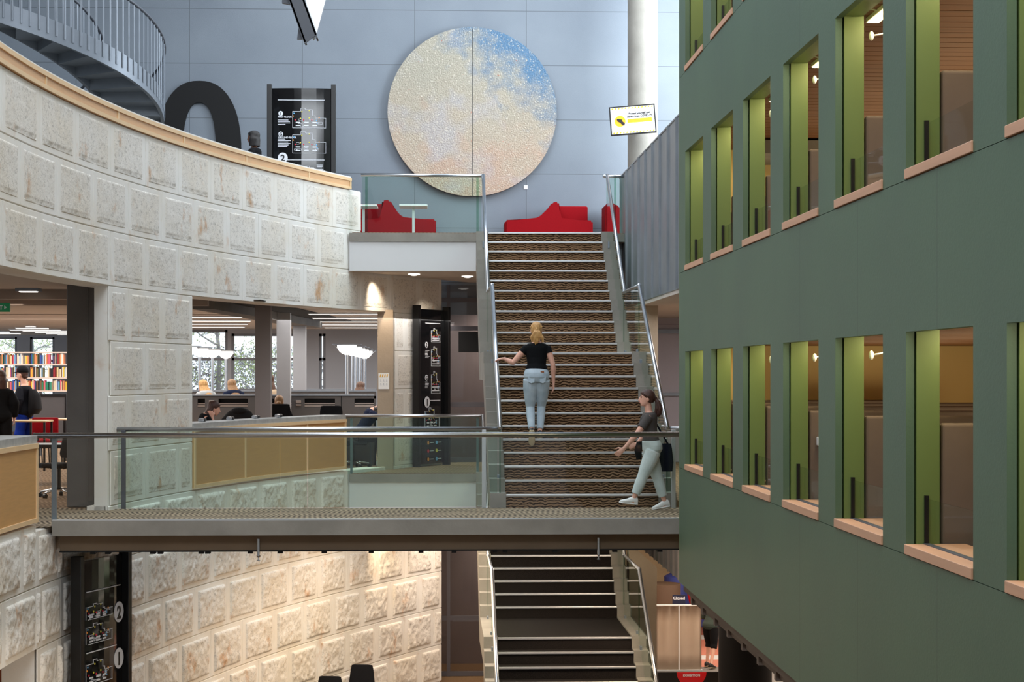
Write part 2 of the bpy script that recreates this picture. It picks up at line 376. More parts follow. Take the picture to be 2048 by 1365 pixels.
parapet('parapet', 'curved oak parapet with concrete top behind the footbridge, library level', UPB, UL1B, .09, .985, 1.06, 'concrete_cap', 'wood_oak', [arc_at(x) for x in (488, 612)])
parapet('parapet', 'short oak parapet with concrete top at the left end of the footbridge', UA, UL1A-.02, .09, 1.0, 1.09, 'concrete_cap', 'wood_oak', [])
# ---------------- floors, ceilings, far wall ----------------
YW = 37.6
def poly_slab(nm, pts, z0, z1, m, lab, parent=None, cat='floor'):
    q = MB(); q.prism([(p[0], p[1], z0) for p in pts], (0, 0, z1-z0)); return struct(q, nm, m, lab, parent, cat=cat)
drum = [arc(UA+(UEND-UA)*i/24, 0, -.43)[:2] for i in range(25)]
drum_in = [(-18, drum[0][1])] + [tuple(p) for p in drum]
bridge_carpet('library_carpet', (112, 90, 72), (158, 132, 108))
poly_slab('floor', [(-18, 17)]+[tuple(p) for p in drum]+[(.8, YW), (-.5, 60), (-18, 60)], -.15, 0, 'library_carpet', 'patterned brown carpet floor of the library behind the curved wall')
dropped = poly_slab('ceiling', drum_in+[(.6, 51), (-18, 51)], 3.0, 3.06, 'soffit', 'pale ceiling of the library level', cat='ceiling')
poly_slab('floor.001', [(-18, drum[0][1])]+[tuple(p) for p in drum[:-1]]+[(.2, YW), (-18, YW)], 4.2, 4.345, 'concrete', 'upper level floor inside the curved wall')
panel_mat('fibre_cement', (128, 137, 147), 2.27, 1.105, -4.96, 0, .014, .5, .5, .10, (118, 127, 138), zo=.335)
WX0, WX1 = -18, 9
q = MB(); q.box((WX0, YW, 3.0), (WX1, YW+.3, 12)); q.box((4.25, YW, 0), (WX1, YW+.3, 3.0))
q.box((.55, YW, -.3), (1.2, YW+.3, 0)); struct(q, 'wall_back', 'fibre_cement', 'tall wall of blue-grey fibre cement sheets behind the stair', cat='wall')
q = MB(); q.box((-18.3, 20, 4.3), (-18, YW, 12)); struct(q, 'wall_left.002', 'fibre_cement', 'grey side wall behind the spiral stair')
q = MB(); q.box((9, 16, -4.4), (9.3, 48, 12)); struct(q, 'wall_right.001', 'white_plaster', 'far right side wall')
q = MB(); q.box((-18.3, -8, 11.8), (9.3, 48, 12.1)); struct(q, 'ceiling.001', 'white_plaster', 'roof over the hall with the skylights', cat='ceiling')
q = MB(); q.box((-18.3, -8.3, -4.4), (9.3, -8, 12)); struct(q, 'wall_front', 'white_plaster', 'wall behind the viewer')
q = MB(); q.box((-18.3, -8, -4.4), (-18, 20, 12)); struct(q, 'wall_left.003', 'white_plaster', 'left side wall nearer the viewer')
mat('ground_carpet', (132, 106, 78), .95, var=.35, vs=60, spec=.1)
q = MB(); q.box((-18, -8, -4.5), (9, 48, -4.345)); struct(q, 'floor.002', 'ground_carpet', 'ground floor')
# balcony slabs in front of the far wall: concrete edge over white bulkhead
for z, lv, nm in ((4.345, 'upper', 'floor.003'), (0, 'library level', 'floor.004')):
    xl = XY(712, 33.4)-.12 
    r_ = sroot(nm, f'balcony landing on the {lv}, concrete edge over a white bulkhead', 'floor')
    q = MB(); pts = [(xl, 33.4), (3.2, 33.4), (4.3 if z else 9, 33.4), (4.3 if z else 9, YW-.01), (xl+.3, YW-.01)]
    q = MB(); q.prism([(xl, 33.4, z-.155), (3.43, 33.4, z-.155), (3.43, YW, z-.155), (.5, YW, z-.155)], (0, 0, .15)); struct(q, 'slab', 'concrete', parent=r_)
    q = MB(); q.prism([(xl, 33.43, z-.69), (.74, 33.43, z-.69), (.74, 33.43, z-.155), (xl, 33.43, z-.155)], (0, .12, 0))
    part(struct(q, 'bulkhead', 'white_plaster', parent=r_), 'white bulkhead'); 
    q = MB(); q.prism([(xl, 33.55, z-.69), (3.3, 33.55, z-.69), (3.3, YW, z-.69), (.7, YW, z-.69)], (0, 0, .04)); struct(q, 'soffit', 'soffit', parent=r_)
    q = MB(); q.prism([(xl+.05, 33.42, z-.004), (3.43, 33.42, z-.004), (3.43, YW, z-.004), (.5, YW, z-.004)], (0, 0, .008)); struct(q, 'carpet', 'library_carpet', parent=r_)
    for x, y, k in ((828, 545, 0), (935, 553, 1)):
        if z: 
            p = P(x, y, 34.4+k*.7); p.z = 3.64
            q = MB(); q.cyl(p, p+V((0, 0, .02)), .11, 20); q.ball(p+V((0, 0, .0)), (.07, .07, .02), 8)
            tag(q.build('downlight', 'glow_white'), ('recessed round downlight in the balcony soffit, left of two' if k == 0 else 'recessed round downlight in the balcony soffit beside the stair'), 'light', 'balcony downlights')
spot('downlight_beam', (P(760, 545, 34.0).x, 34.1, 3.6), (arc_at(745) and tuple(arc(arc_at(752), 2.9, .02))), 70, (1, .82, .6), 80, 1, .08)
spot('downlight_beam_low', (-.9, 34.0, -.75), tuple(arc(arc_at(770), -2.2, .02)), 80, (1, .76, .5), 70, .9, .04)
spot('downlight_beam_totem', (.1, 35.2, 3.6), (.0, 37.2, 1.0), 50, (1, .84, .66), 70, .8, .04)
# ---------------- glazed doors below the far wall ----------------
mat('door_frame', (92, 88, 92), .45, metal=.3); mat('door_panel', (128, 118, 116), .5, var=.08)
glass('door_glass', (.78, .76, .76), .9)
for z0, n_, hh in ((0, 1, 3.3), (-4.345, 2, 3.2)):
    x0, x1 = XY(878, YW), 3.6
    r_ = sroot(f'door_{n_}', ('dark framed glazed doors on the library level' if n_ == 1 else 'dark framed glazed screen on the ground floor')+' beside the stair', 'door')
    q = MB(); xs = [x0, XY(897, YW), 1.55, 2.5, x1]
    for i, x in enumerate(xs): q.box((x-.035, YW-.06, z0), (x+.035, YW+.06, z0+hh+.3))
    for zz in (z0+.05, z0+1.18, z0+2.72, z0+hh): q.box((x0, YW-.05, zz-.045), (x1, YW+.05, zz+.045))
    q.box((XY(905, YW), YW-.09, z0+1.12), (1.45, YW-.05, z0+1.16)); struct(q, 'door_frame', 'door_frame', parent=r_)
    q = MB()
    q.box((x0, YW-.006, z0), (x1, YW+.006, z0+hh+.3)); struct(q, 'door_glass', 'door_glass', parent=r_)
    q = MB(); q.box((x0-.3, YW+1.6, z0-.2), (x1+.3, YW+1.7, z0+4.0)); q.box((x1, YW+.1, z0), (x1+.1, YW+1.7, z0+3.5)); q.box((x0-.3, YW+.05, z0), (x0-.2, YW+1.6, z0+3.3)); q.box((x0-.3, YW, z0-.2), (x1+.1, YW+1.6, z0-.01)); q.box((x0-.3, YW+.3, z0+hh+.3), (x1+.1, YW+1.7, z0+hh+.4))
    struct(q, f'wall_back.{n_+1:03d}', 'door_panel', 'plain grey-brown wall seen through the glazed doors', cat='wall')
# ---------------- staircases ----------------
XL, XR = .95, 3.0
TREADS = [(24.76+.3098*k, .1762*(k+1)) for k in range(12)] + [(30.42+.2677*k, 2.1144+.1859*(k+1)) for k in range(12)]
def staircase(z, m, lab, nosing_lab):
    root = thing('staircase', lab, 'staircase', (0, 0, z)); T = TREADS
    prof = [(T[0][0], 0)]
    for i, (y, h) in enumerate(T):
        prof += [(y, h)]; ny = T[i+1][0] if i < 23 else 33.5
        prof += [(ny, h)]
    under = [(33.5, 4.345-.35), (30.75, 1.85), (28.6, 1.85), (25.3, 0)]
    q = MB(); pts = [(XL, y, h+z) for y, h in prof] + [(XL, y, h+z-.02 if h > .1 else h+z) for y, h in under]
    q.prism(pts, (XR-XL, 0, 0)); q.build('flight', m, root)
    for s, (xa, xb) in (('stringer', (.74, XL)), ('stringer', (XR, 3.24))):
        q = MB(); pr = [(T[0][0]-.03, 0)]
        for i, (y, h) in enumerate(T):
            ny = T[i+1][0] if i < 23 else 33.52
            pr += [(y-.03, h+.025), (ny-.03, h+.025)]
        un = [(33.52, 4.345-.5), (30.8, 1.7), (28.5, 1.7), (25.2, -.1)]
        q.prism([(xa, y, h+z) for y, h in pr+un], (xb-xa, 0, 0)); part(q.build(s, 'concrete', root), 'stepped concrete side block')
    for y, h in T:
        q = MB(); q.box((XL, y-.03, z+h-.022), (XR, y+.02, z+h+.01), .006); q.build('nosing', 'nosing', root)
    for sx, gx in ((-1, .862), (1, 3.11)):
        def panel(ya, za, yb, zb):
            q = MB(); q.prism([(gx, ya, z+za+.02), (gx, yb, z+zb+.02), (gx, yb, z+zb+1.0), (gx, ya, z+za+1.0)], (.014, 0, 0)); q.build('glass_panel', 'glass_green', root)
            q = MB(); q.box((gx-.002, ya-.012, z+za), (gx+.016, ya+.012, z+za+1.0)); part(q.build('glass_edge', 'glass_edge', root), 'green polished glass edge')
        panel(24.78, .1, 28.12, 2.06); panel(28.17, 2.114, 30.38, 2.114); panel(30.44, 2.16, 33.36, 4.3)
        g = gx+.007; r_ = .031
        q = MB(); q.tube([(g, 24.72, z+1.07), (g, 28.17, z+3.15)], r_, 12); q.tube([(g, 28.15, z+3.15), (g, 30.42, z+3.15)], r_*.8, 10); q.tube([(g, 30.40, z+3.16), (g, 33.42, z+5.39)], r_, 12)
        q.ball((g, 30.41, z+3.155), .035, 8); q.ball((g, 28.17, z+3.15), .035, 8)
        q.build('handrail', 'steel', root, smooth=True)
        for yy, zz in ((25.2, .35), (27.9, 1.95), (28.4, 2.114), (30.2, 2.114), (30.8, 2.4), (33.1, 4.1)):
            q = MB(); q.box((gx-.014, yy-.05, z+zz-.05), (gx+.028, yy+.05, z+zz+.07), .004); q.build('glass_clamp', 'grey_steel', root)
    return root
staircase(0, 'stair_carpet', 'wide stair with brown ribbed carpet rising from the footbridge to the upper level', '')
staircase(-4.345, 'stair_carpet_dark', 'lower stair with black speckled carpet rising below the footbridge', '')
# ---------------- footbridge ----------------
br = thing('footbridge', 'concrete footbridge with glass sides and steel handrails crossing the hall', 'bridge', (-1, 23.3, -.3))
BX0, BX1 = XY(104, 21.9), 3.6
q = MB(); q.prism([(BX0, 21.9, -.106), (BX1, 21.9, -.106), (BX1, 22.0, -.106), (BX0, 22.0, -.106)], (0, 0, .176)); q.box((BX0, 22.0, -.106), (BX1, 24.72, -.004)); q.build('deck', 'concrete', br)
q = MB(); q.box((BX0, 22.0, -.004), (BX1, 24.72, .006)); q.prism([(-6.2, 20.8, -.004), (BX0, 21.95, -.004), (BX0, 24.78, -.004), (-5.4, 25.0, -.004), (-6.5, 25, -.004)], (0, 0, .009)); q.build('carpet', 'bridge_carpet', br)
mat('beam_brown', (118, 98, 76), .6, var=.15, vs=2)
q = MB(); q.box((BX0+.05, 22.1, -.30), (BX1, 22.25, -.106)); q.box((BX0+.05, 24.5, -.30), (BX1, 24.62, -.106)); q.box((BX0+.05, 22.25, -.2), (BX1, 24.5, -.15)); part(q.build('edge_beam', 'beam_brown', br), 'set-back brown edge beam')
q = MB(); q.box((BX0+.05, 22.08, -.315), (BX1, 24.64, -.30))
for x in (185, 215, 305, 320, 402, 415, 500, 560, 648, 742, 842, 908, 990, 1010, 1110, 1230, 1320): q.box((XY(x, 22.1)-.03, 22.1, -.34), (XY(x, 22.1)+.03, 22.2, -.315))
part(q.build('underside_track', 'black_matt', br), 'black strip and lugs under the beam')
q = MB(); q.box((BX0, 21.905, .07), (BX1, 21.96, .085)); q.build('glass_channel', 'steel_light', br)
xs = [XY(72, 21.93), XY(560, 21.93), XY(955, 21.93), BX1]
for a, c in zip(xs, xs[1:]): q = MB(); q.box((a+.008, 21.925, .08), (c-.008, 21.94, 1.03)); q.build('glass_panel', 'glass_clear', br)
q = MB(); q.tube([(XY(66, 21.93), 21.93, 1.075), (BX1, 21.93, 1.075)], .031, 14); q.build('handrail', 'steel', br, smooth=True)
xb0, xb1 = XY(228, 24.8), .87
q = MB(); q.tube([(xb0, 24.76, 1.06), (xb1, 24.76, 1.06)], .031, 14); q.tube([(3.11, 24.76, 1.06), (BX1+.3, 24.76, 1.06)], .031, 14); q.build('handrail', 'steel', br, smooth=True)
xm = (xb0+xb1)/2
for a, c in ((xb0+.05, xm), (xm, xb1-.03), (3.12, BX1)): q = MB(); q.box((a+.008, 24.75, .02), (c-.008, 24.765, 1.03)); q.build('glass_panel', 'glass_green', br)
for x, y, m in ((108, 21.97, 'grey_steel'), (247, 24.74, 'grey_steel_dark'), (968, 24.74, 'steel_light'), (1347, 24.6, 'steel_light')):
    q = MB(); X_ = XY(x, y); q.box((X_-.028, y-.01, 0), (X_+.028, y+.03, 1.05), .004); q.build('post', m, br)
for x in (517, 1197):
    X_ = XY(x, 22.05); q = MB(); q.cyl((X_, 22.04, -.16), (X_, 22.04, -.36), .016, 10); q.cyl((X_, 22.04, -.36), (X_, 22.04, -.38), .028, 10, .01); q.cyl((X_, 22.04, -.42), (X_, 22.04, -.41), .02, 10); q.cyl((X_, 22.04, -.38), (X_, 22.04, -.41), .007, 8)
    tag(q.build('sprinkler', 'steel', smooth='auto'), 'brass pipe sprinkler under the footbridge, '+('left' if x < 600 else 'right, in front of the stair'), 'sprinkler')
# balcony balustrades
for z, lv, xl in ((4.345, 'upper level, below the round painting', 722), (0, 'library level, beyond the footbridge', 690)):
    g = thing('balustrade', f'glass balustrade with round steel rail on the {lv}', 'balustrade', (0, 33.44, z))
    q = MB(); a = XY(xl, 33.44); q.tube([(a, 33.44, z+1.04), (.87, 33.44, z+1.04)], .03, 12); q.build('handrail', 'steel', g, smooth=True)
    q = MB(); q.box((a+.02, 33.43, z+.0), (.84, 33.444, z+1.01)); q.build('glass_panel', 'glass_green', g)
    for x in ((733, 955) if z else (703, 955)):
        q = MB(); X_ = XY(x, 33.5); q.box((X_-.022, 33.46, z), (X_+.022, 33.5, z+1.02)); part(q.build('post', 'glass_edge' if z else 'grey_steel', g), 'slim post')
g = thing('balustrade', 'short glass balustrade piece between the stair and the ribbed metal wall, upper level', 'balustrade', (3.2, 33.44, 4.345))
q = MB(); q.tube([(3.08, 33.44, 5.385), (3.42, 33.44, 5.385)], .03, 12); q.ball((3.07, 33.44, 5.385), .034, 8); q.build('handrail', 'steel', g, smooth=True)
q = MB(); q.box((3.1, 33.43, 4.345), (3.42, 33.444, 5.36)); q.build('glass_panel', 'glass_green', g)
q = MB(); q.box((3.25, 33.46, 4.345), (3.28, 33.49, 5.36)); q.build('post', 'glass_edge', g)
# ---------------- ribbed zinc wall and right-hand lobby ----------------
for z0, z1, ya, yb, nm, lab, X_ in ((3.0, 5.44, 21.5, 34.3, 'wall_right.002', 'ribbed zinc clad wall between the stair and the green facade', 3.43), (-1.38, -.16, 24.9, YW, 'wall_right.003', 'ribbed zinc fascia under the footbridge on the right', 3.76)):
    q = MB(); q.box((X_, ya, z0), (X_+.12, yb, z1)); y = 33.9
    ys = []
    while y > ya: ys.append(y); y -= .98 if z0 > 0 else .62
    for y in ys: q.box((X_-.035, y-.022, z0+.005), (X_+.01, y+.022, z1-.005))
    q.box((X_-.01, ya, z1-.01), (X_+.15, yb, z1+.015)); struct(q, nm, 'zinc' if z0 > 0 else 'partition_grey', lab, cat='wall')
q = MB(); q.box((3.44, 20, 2.94), (9, YW, 3.0)); struct(q, 'ceiling.002', 'soffit', 'white soffit of the lobby right of the stair', cat='ceiling')
q = MB(); q.box((3.56, 20, 4.2), (9, YW, 4.345)); struct(q, 'floor.005', 'concrete', 'upper walkway floor behind the ribbed wall')
q = MB(); q.box((3.45, 22, -.155), (9, YW, 0)); struct(q, 'floor.006', 'library_carpet', 'lobby floor right of the stair')
panel_mat('lobby_panel', (168, 162, 170), .62, 1.4, 0, 0, .014, .5, .6, .08)
q = MB(); q.box((3.3, YW-.14, 0), (9, YW-.02, 3.0)); struct(q, 'wall_back.001', 'lobby_panel', 'grey sheet panels at the back of the lobby')
q = MB(); q.box((3.3, YW-.2, 2.62), (6, YW-.14, 2.7)); q.box((3.3, YW-.2, 1.35), (6, YW-.14, 1.41)); struct(q, 'trim_1', 'grey_steel', 'grey metal rails across the lobby panels', cat='trim')
a = P(1288, 700, 30.8).x; c = P(1316, 700, 30.8).x
q = MB(); q.prism([(a-.1, 30.8, 0), (c, 30.8, 0), (c, 30.8, 2.94), (a-.1, 30.8, 2.94)], (0, .5, 0)); tag(struct(q, 'column', 'concrete_warm'), 'pale concrete column right of the stair, library level', 'column')
# concrete fin beside the lower stair
q = MB(); pts = [P(x, y, 31.4) for x, y in ((1258, 1000), (1258, 1080), (1272, 1098), (1314, 1136), (1313, 1240), (1314, 1560), (1258, 1560))]
for p in pts: p.z = max(p.z, -4.34)
q.prism(pts, (0, .35, 0)); tag(q.build('concrete_fin', 'concrete_warm'), 'pale splayed concrete fin beside the lower stair, right of its glass', 'column')
# round column and screen
cx = (XY(1255, 35.6)+XY(1316, 35.6))/2
q = MB(); q.lathe((cx, 35.6, 4.2), [(.292, 0), (.292, 7.6)], 40); tag(struct(q, 'column.001', 'concrete', smooth='auto'), 'tall round concrete column behind the ribbed wall', 'column')
# ---------------- green building on the right ----------------
XG = 2.81; GY0, GY1 = 4.0, YX(1358, XG)
panel_mat('green_panel', (74, 100, 76), 1.95, 0, 20.0-1.95*10, 1, .010, .5, .55, .10, (68, 92, 72), bumpy=.1)
panel_mat('green_pier', (74, 100, 76), 50, 0, 0, 1, .001, .5, .9, .10, (68, 92, 72), bumpy=.1)
mat('green_lamplit', (96, 116, 62), .42, var=.06, vs=2)  # lit copy of the facade green, warm lamplight put into the colour
WY = [20.0-1.95*k for k in range(9)]; HW = .69
ROWS = [(.783, 2.05), (3.02, 4.30), (5.26, 6.55), (7.5, 8.8)]
bands = [(-.6, .723), (2.05, 2.96), (4.30, 5.20), (6.55, 7.44), (8.8, 9.6)]
q = MB()
for z0, z1 in bands: q.box((XG, GY0, z0), (XG+.05, GY1, z1-.006))
struct(q, 'wall_right', 'green_panel', 'green panelled facade with rows of tall openings on the right', cat='wall')
q = MB()
for z0, z1 in ROWS:
    edges = [GY1]+[e for y in WY for e in (y+HW, y-HW)]+[GY0]
    for i in range(0, len(edges), 2):
        a, c = edges[i+1], edges[i]
        if c-a > .01: q.box((XG, a, z0-.062), (XG+.05, c, z1))
struct(q, 'wall_right.004', 'green_pier', 'green piers between the openings of the right facade', cat='wall')
q = MB()
for z0, z1 in bands: q.box((XG+.055, GY0, z0+.01), (XG+.19, GY1-.03, z1+.012))
for z0, z1 in ROWS:
    for i in range(0, len(edges), 2):
        a, c = edges[i+1], edges[i]
        if c-a > .01: q.box((XG+.06, a-.012, z0-.07), (XG+.2, min(c+.012, GY1-.02), z1+.012))
q.box((XG, GY1-.03, -.6), (7, GY1, 9.6))
struct(q, 'trim_2', 'green_lamplit', 'green inner lining of the facade openings with lamplight put into its colour', cat='trim')
mat('timber_ceiling', (122, 76, 36), .55, var=.3, vs=3, stretch=(.4, 6, 1))
mat('cream_wall', (232, 204, 142), .7); mat('booth_grey', (104, 90, 80), .85, var=.08, vs=8)
mat('pod_floor', (60, 56, 52), .9)
k = 0
for ri, (z0, z1) in enumerate(ROWS[:3]):
    fz = z0-.78; cz = z1+.07
    q = MB(); q.box((XG+.2, GY0, fz-.1), (6.6, GY1-.05, fz)); struct(q, f'floor.{10+ri:03d}', 'pod_floor', 'floor inside the green building, storey '+('one', 'two', 'three')[ri])
    q = MB(); y = GY0
    while y < GY1-.1: q.box((XG+.2, y+.008, cz), (6.6, y+.20, cz+.02)); y += .208
    q.box((XG+.2, GY0, cz+.02), (6.6, GY1-.05, cz+.06)); struct(q, f'ceiling.{10+ri:03d}', 'timber_ceiling', 'slatted timber ceiling inside the green building, storey '+('one', 'two', 'three')[ri], cat='ceiling')
    q = MB(); q.box((6.6, GY0, fz), (6.7, GY1, cz)); q.box((XG+.2, GY1-.12, fz), (6.6, GY1-.05, cz)); struct(q, f'wall_right.{10+ri:03d}', 'cream_wall', 'cream inner wall of the green building, storey '+('one', 'two', 'three')[ri])
    area('ceiling_fill', (4.9, 13, z0+.15), (180, 0, 0), 1.6, 15, 105, (1, .80, .5))  # added upward fill to brighten the timber ceiling, no fitting modelled
    for wi, y in enumerate(WY):
        if wi > 6 or (ri == 2 and wi > 2): continue
        k += 1; ordn = ('first', 'second', 'third', 'fourth', 'fifth', 'sixth', 'seventh')[wi]; rown = ('lower', 'middle', 'top')[ri]
        r_ = sroot(f'window_{k}', f'{ordn} opening from the far end in the {rown} row of the green facade', 'window')
        q = MB(); q.box((XG-.012, y-HW, z0-.06), (XG+.36, y+HW, z0), .004); part(struct(q, 'window_sill', 'wood_sill', parent=r_), 'pale timber sill')
        q = MB(); q.box((XG+.115, y-HW+.01, z0), (XG+.123, y+HW-.01, z0+.27)); struct(q, 'glass_upstand', 'glass_low', parent=r_)
        q = MB(); q.box((XG+.106, y+HW-.03, z0), (XG+.132, y+HW-.012, z0+.29)); struct(q, 'clip', 'black', parent=r_)
        q = MB(); q.box((XG+.10, y-HW, z0), (XG+.14, y+HW, z0+.006)); struct(q, 'channel', 'grey_steel_dark', parent=r_)
        # acoustic screen between the desks
        st = z0+(.72 if ri == 0 else .60)
        q = MB(); q.box((XG+.22, y+HW+.02, fz), (5.6, y+HW+.09, st), .02)
        s_ = q.build('desk_screen', 'booth_grey'); tag(s_, f'brown-grey desk screen behind the {ordn} opening from the far end, {rown} row', 'screen', 'desk screens in the green building')
        q = MB(); q.box((XG+.4, y-HW-.2, z0-.12), (XG+1.2, y+HW+.02, z0-.09), .004); 
        d_ = thing('desk', f'study desk inside the {ordn} opening from the far end, {rown} row', 'desk', (XG+.8, y, fz), 0, 'study desks in the green building'); q.build('desktop', 'white' if ri else 'concrete_dark', d_)
        for sx in (XG+.5, XG+1.1):
            for sy in (y-HW-.1, y+HW-.1): q = MB(); q.box((sx-.02, sy-.02, fz), (sx+.02, sy+.02, z0-.12)); q.build('leg', 'grey_steel_dark', d_)
        l_ = thing('strip_light', f'warm strip light inside the {ordn} opening from the far end, {rown} row', 'light', (XG+.34, y+.75, cz-.02), 0, 'strip lights in the green building')
        q = MB(); q.box((XG+.30, y+.45, cz-.03), (XG+.40, y+1.05, cz-.001)); q.build('housing', 'white', l_)
        q = MB(); q.box((XG+.31, y+.46, cz-.036), (XG+.39, y+1.04, cz-.030)); q.build('diffuser', 'glow_warm', l_)
        area('strip_light_glow', (XG+.36, y+.3, cz-.06), (0, 25, 0), .1, .9, 6.5 if ri else 5, (1, .82, .48))
        if ri < 2 and wi in (0, 1, 2, 3, 4):
            q = MB(); c0 = V((XG+.26, y+HW+.02, z1-.12)); q.ball(c0, (.018, .022, .034), 8)
            q.tube([c0+V((.0, 0, 0)), c0+V((.1, 0, .02)), c0+V((.13, 0, .10)), c0+V((.08, 0, .17)), c0+V((.0, 0, .19))], .006, 6)
            tag(q.build('sensor', 'white', smooth=True), f'small white ceiling sensor with looped cable in the {ordn} opening, {rown} row', 'sensor')
# underside
mat('brown_steel', (96, 80, 68), .6)
q = MB(); q.box((XG+.05, GY0, -.7), (7, GY1-.02, -.6)); q.box((XG+.10, GY0, -.78), (XG+.2, GY1-.3, -.7))
for i in range(20):
    y = GY1-.5-.86*i
    if y > GY0: q.box((XG+.07, y-.05, -.80), (XG+.22, y+.05, -.7))
struct(q, 'trim_3', 'brown_steel', 'dark brown steel edge under the green building', cat='trim')
mat('pipe_yellow', (240, 205, 140), .5)
q = MB(); q.lathe((XG+.66, 11.25, 2.24), [(.10, 0), (.10, 2.13)], 24); tag(q.build('pipe_column', 'pipe_yellow', smooth='auto'), 'round cream column inside the sixth opening of the middle row', 'column')
# bottle and charger on the lower row, fourth opening
y = WY[3]
q = MB(); q.lathe((XG+.45, y+.5, .69), [(.04, 0), (.045, .02), (.045, .16), (.02, .21), (.018, .25)], 16)
bo = thing('bottle', 'orange drink bottle on the desk in the fourth opening, lower row', 'bottle', (XG+.45, y+.5, .69)); mat('amber', (190, 80, 20), .2); mat('orange', (240, 150, 30), .4)
q.build('body', 'amber', bo, smooth='auto'); q = MB(); q.lathe((XG+.45, y+.5, .94), [(.02, 0), (.02, .03)], 12); q.build('cap', 'orange', bo)
q = MB(); q.box((XG+.27, y+.62, 1.22), (XG+.34, y+.69, 1.29), .006); q.tube([(XG+.33, y+.63, 1.25), (XG+.42, y+.5, 1.22), (XG+.40, y+.4, 1.0), (XG+.3, y+.3, .85), (XG+.35, y+.2, .78)], .005, 6)
tag(q.build('charger', 'white'), 'white plug charger with dangling cable in the fourth opening, lower row', 'charger')
# ---------------- round painting ----------------
m = mat('painting', (196, 182, 166), .7); nt, b_ = nodes(m)
tc = nt.nodes.new('ShaderNodeTexCoord')
def tnoise(sc, det, off=(0, 0, 0)):
    mp = nt.nodes.new('ShaderNodeMapping'); mp.inputs['Location'].default_value = off; nt.links.new(tc.outputs['Object'], mp.inputs[0])
    n = nt.nodes.new('ShaderNodeTexNoise'); n.inputs['Scale'].default_value = sc; n.inputs['Detail'].default_value = det; nt.links.new(mp.outputs[0], n.inputs['Vector']); return n.outputs[0]
sp = nt.nodes.new('ShaderNodeSeparateXYZ'); nt.links.new(tc.outputs['Object'], sp.inputs[0])
def mixc(prev, f, lo, hi, col, amt=1.0):
    r = nt.nodes.new('ShaderNodeMapRange'); r.inputs[1].default_value = lo; r.inputs[2].default_value = hi; r.inputs[4].default_value = amt; nt.links.new(f, r.inputs[0])
    mx = nt.nodes.new('ShaderNodeMix'); mx.data_type = 'RGBA'; nt.links.new(r.outputs[0], mx.inputs[0])
    if isinstance(prev, tuple): mx.inputs[6].default_value = prev
    else: nt.links.new(prev, mx.inputs[6])
    mx.inputs[7].default_value = (*lin(col), 1); return mx.outputs[2]
zz = sp.outputs[2]; xx = sp.outputs[0]
c = mixc((*lin((188, 170, 150)), 1), math_node(nt, 'ADD', zz, math_node(nt, 'MULTIPLY', tnoise(1.6, 5), 2.0)), 1.4, 3.6, (172, 166, 150))
c = mixc(c, math_node(nt, 'ADD', math_node(nt, 'MULTIPLY', zz, -.5), math_node(nt, 'MULTIPLY', tnoise(1.9, 5, (4, 0, 0)), 3)), .9, 1.5, (190, 158, 138), .6)
c = mixc(c, math_node(nt, 'MULTIPLY', tnoise(1.3, 4, (9, 2, 3)), 1), .52, .66, (176, 178, 192), .4)
bl = math_node(nt, 'ADD', math_node(nt, 'ADD', math_node(nt, 'MULTIPLY', xx, .55), math_node(nt, 'MULTIPLY', zz, .62)), math_node(nt, 'MULTIPLY', tnoise(3.4, 8, (1, 5, 0)), 1.9))
c = mixc(c, bl, 2.45, 3.3, (84, 124, 158), .95)
c = mixc(c, tnoise(26, 6), .56, .68, (214, 206, 190), .7); c = mixc(c, tnoise(34, 6, (3, 3, 3)), .60, .70, (112, 100, 96), .7)
c = mixc(c, tnoise(12, 2, (7, 1, 1)), .74, .78, (190, 96, 70), .6)
nt.links.new(c, b_.inputs['Base Color'])
bp = nt.nodes.new('ShaderNodeBump'); bp.inputs['Strength'].default_value = 1; bp.inputs['Distance'].default_value = .03
nt.links.new(tnoise(34, 9), bp.inputs['Height']); nt.links.new(bp.outputs[0], b_.inputs['Normal'])
pc = P(944.5, 224, 37.5); rr = 169*37.5/F
pt = thing('round_painting', 'large round textured painting in cream and blue hung on the far wall', 'painting', (pc.x, 37.5, pc.z-rr))
mat('canvas_edge', (66, 58, 52), .8)
for s in (-1, 1):
    q = MB(); n = 64; pts = [(pc.x+s*(.006+(rr-.006)*math.sin(math.pi*i/n)), 37.47, pc.z+rr*math.cos(math.pi*i/n)) for i in range(n+1)]
    q.prism(pts, (0, .02, 0)); part(q.build('canvas', 'painting', pt), 'left half' if s < 0 else 'right half with blue')
    q = MB(); q.prism([(p[0], 37.49, p[2]) for p in pts], (0, .1, 0)); q.build('stretcher', 'canvas_edge', pt)
q = MB(); p = P(1051.5, 375, 37.6); q.box((p.x-.04, 37.585, p.z-.04), (p.x+.04, 37.6, p.z+.04), .004); tag(q.build('wall_plate', 'white'), 'small square white plate on the wall, right below the round painting', 'plate')
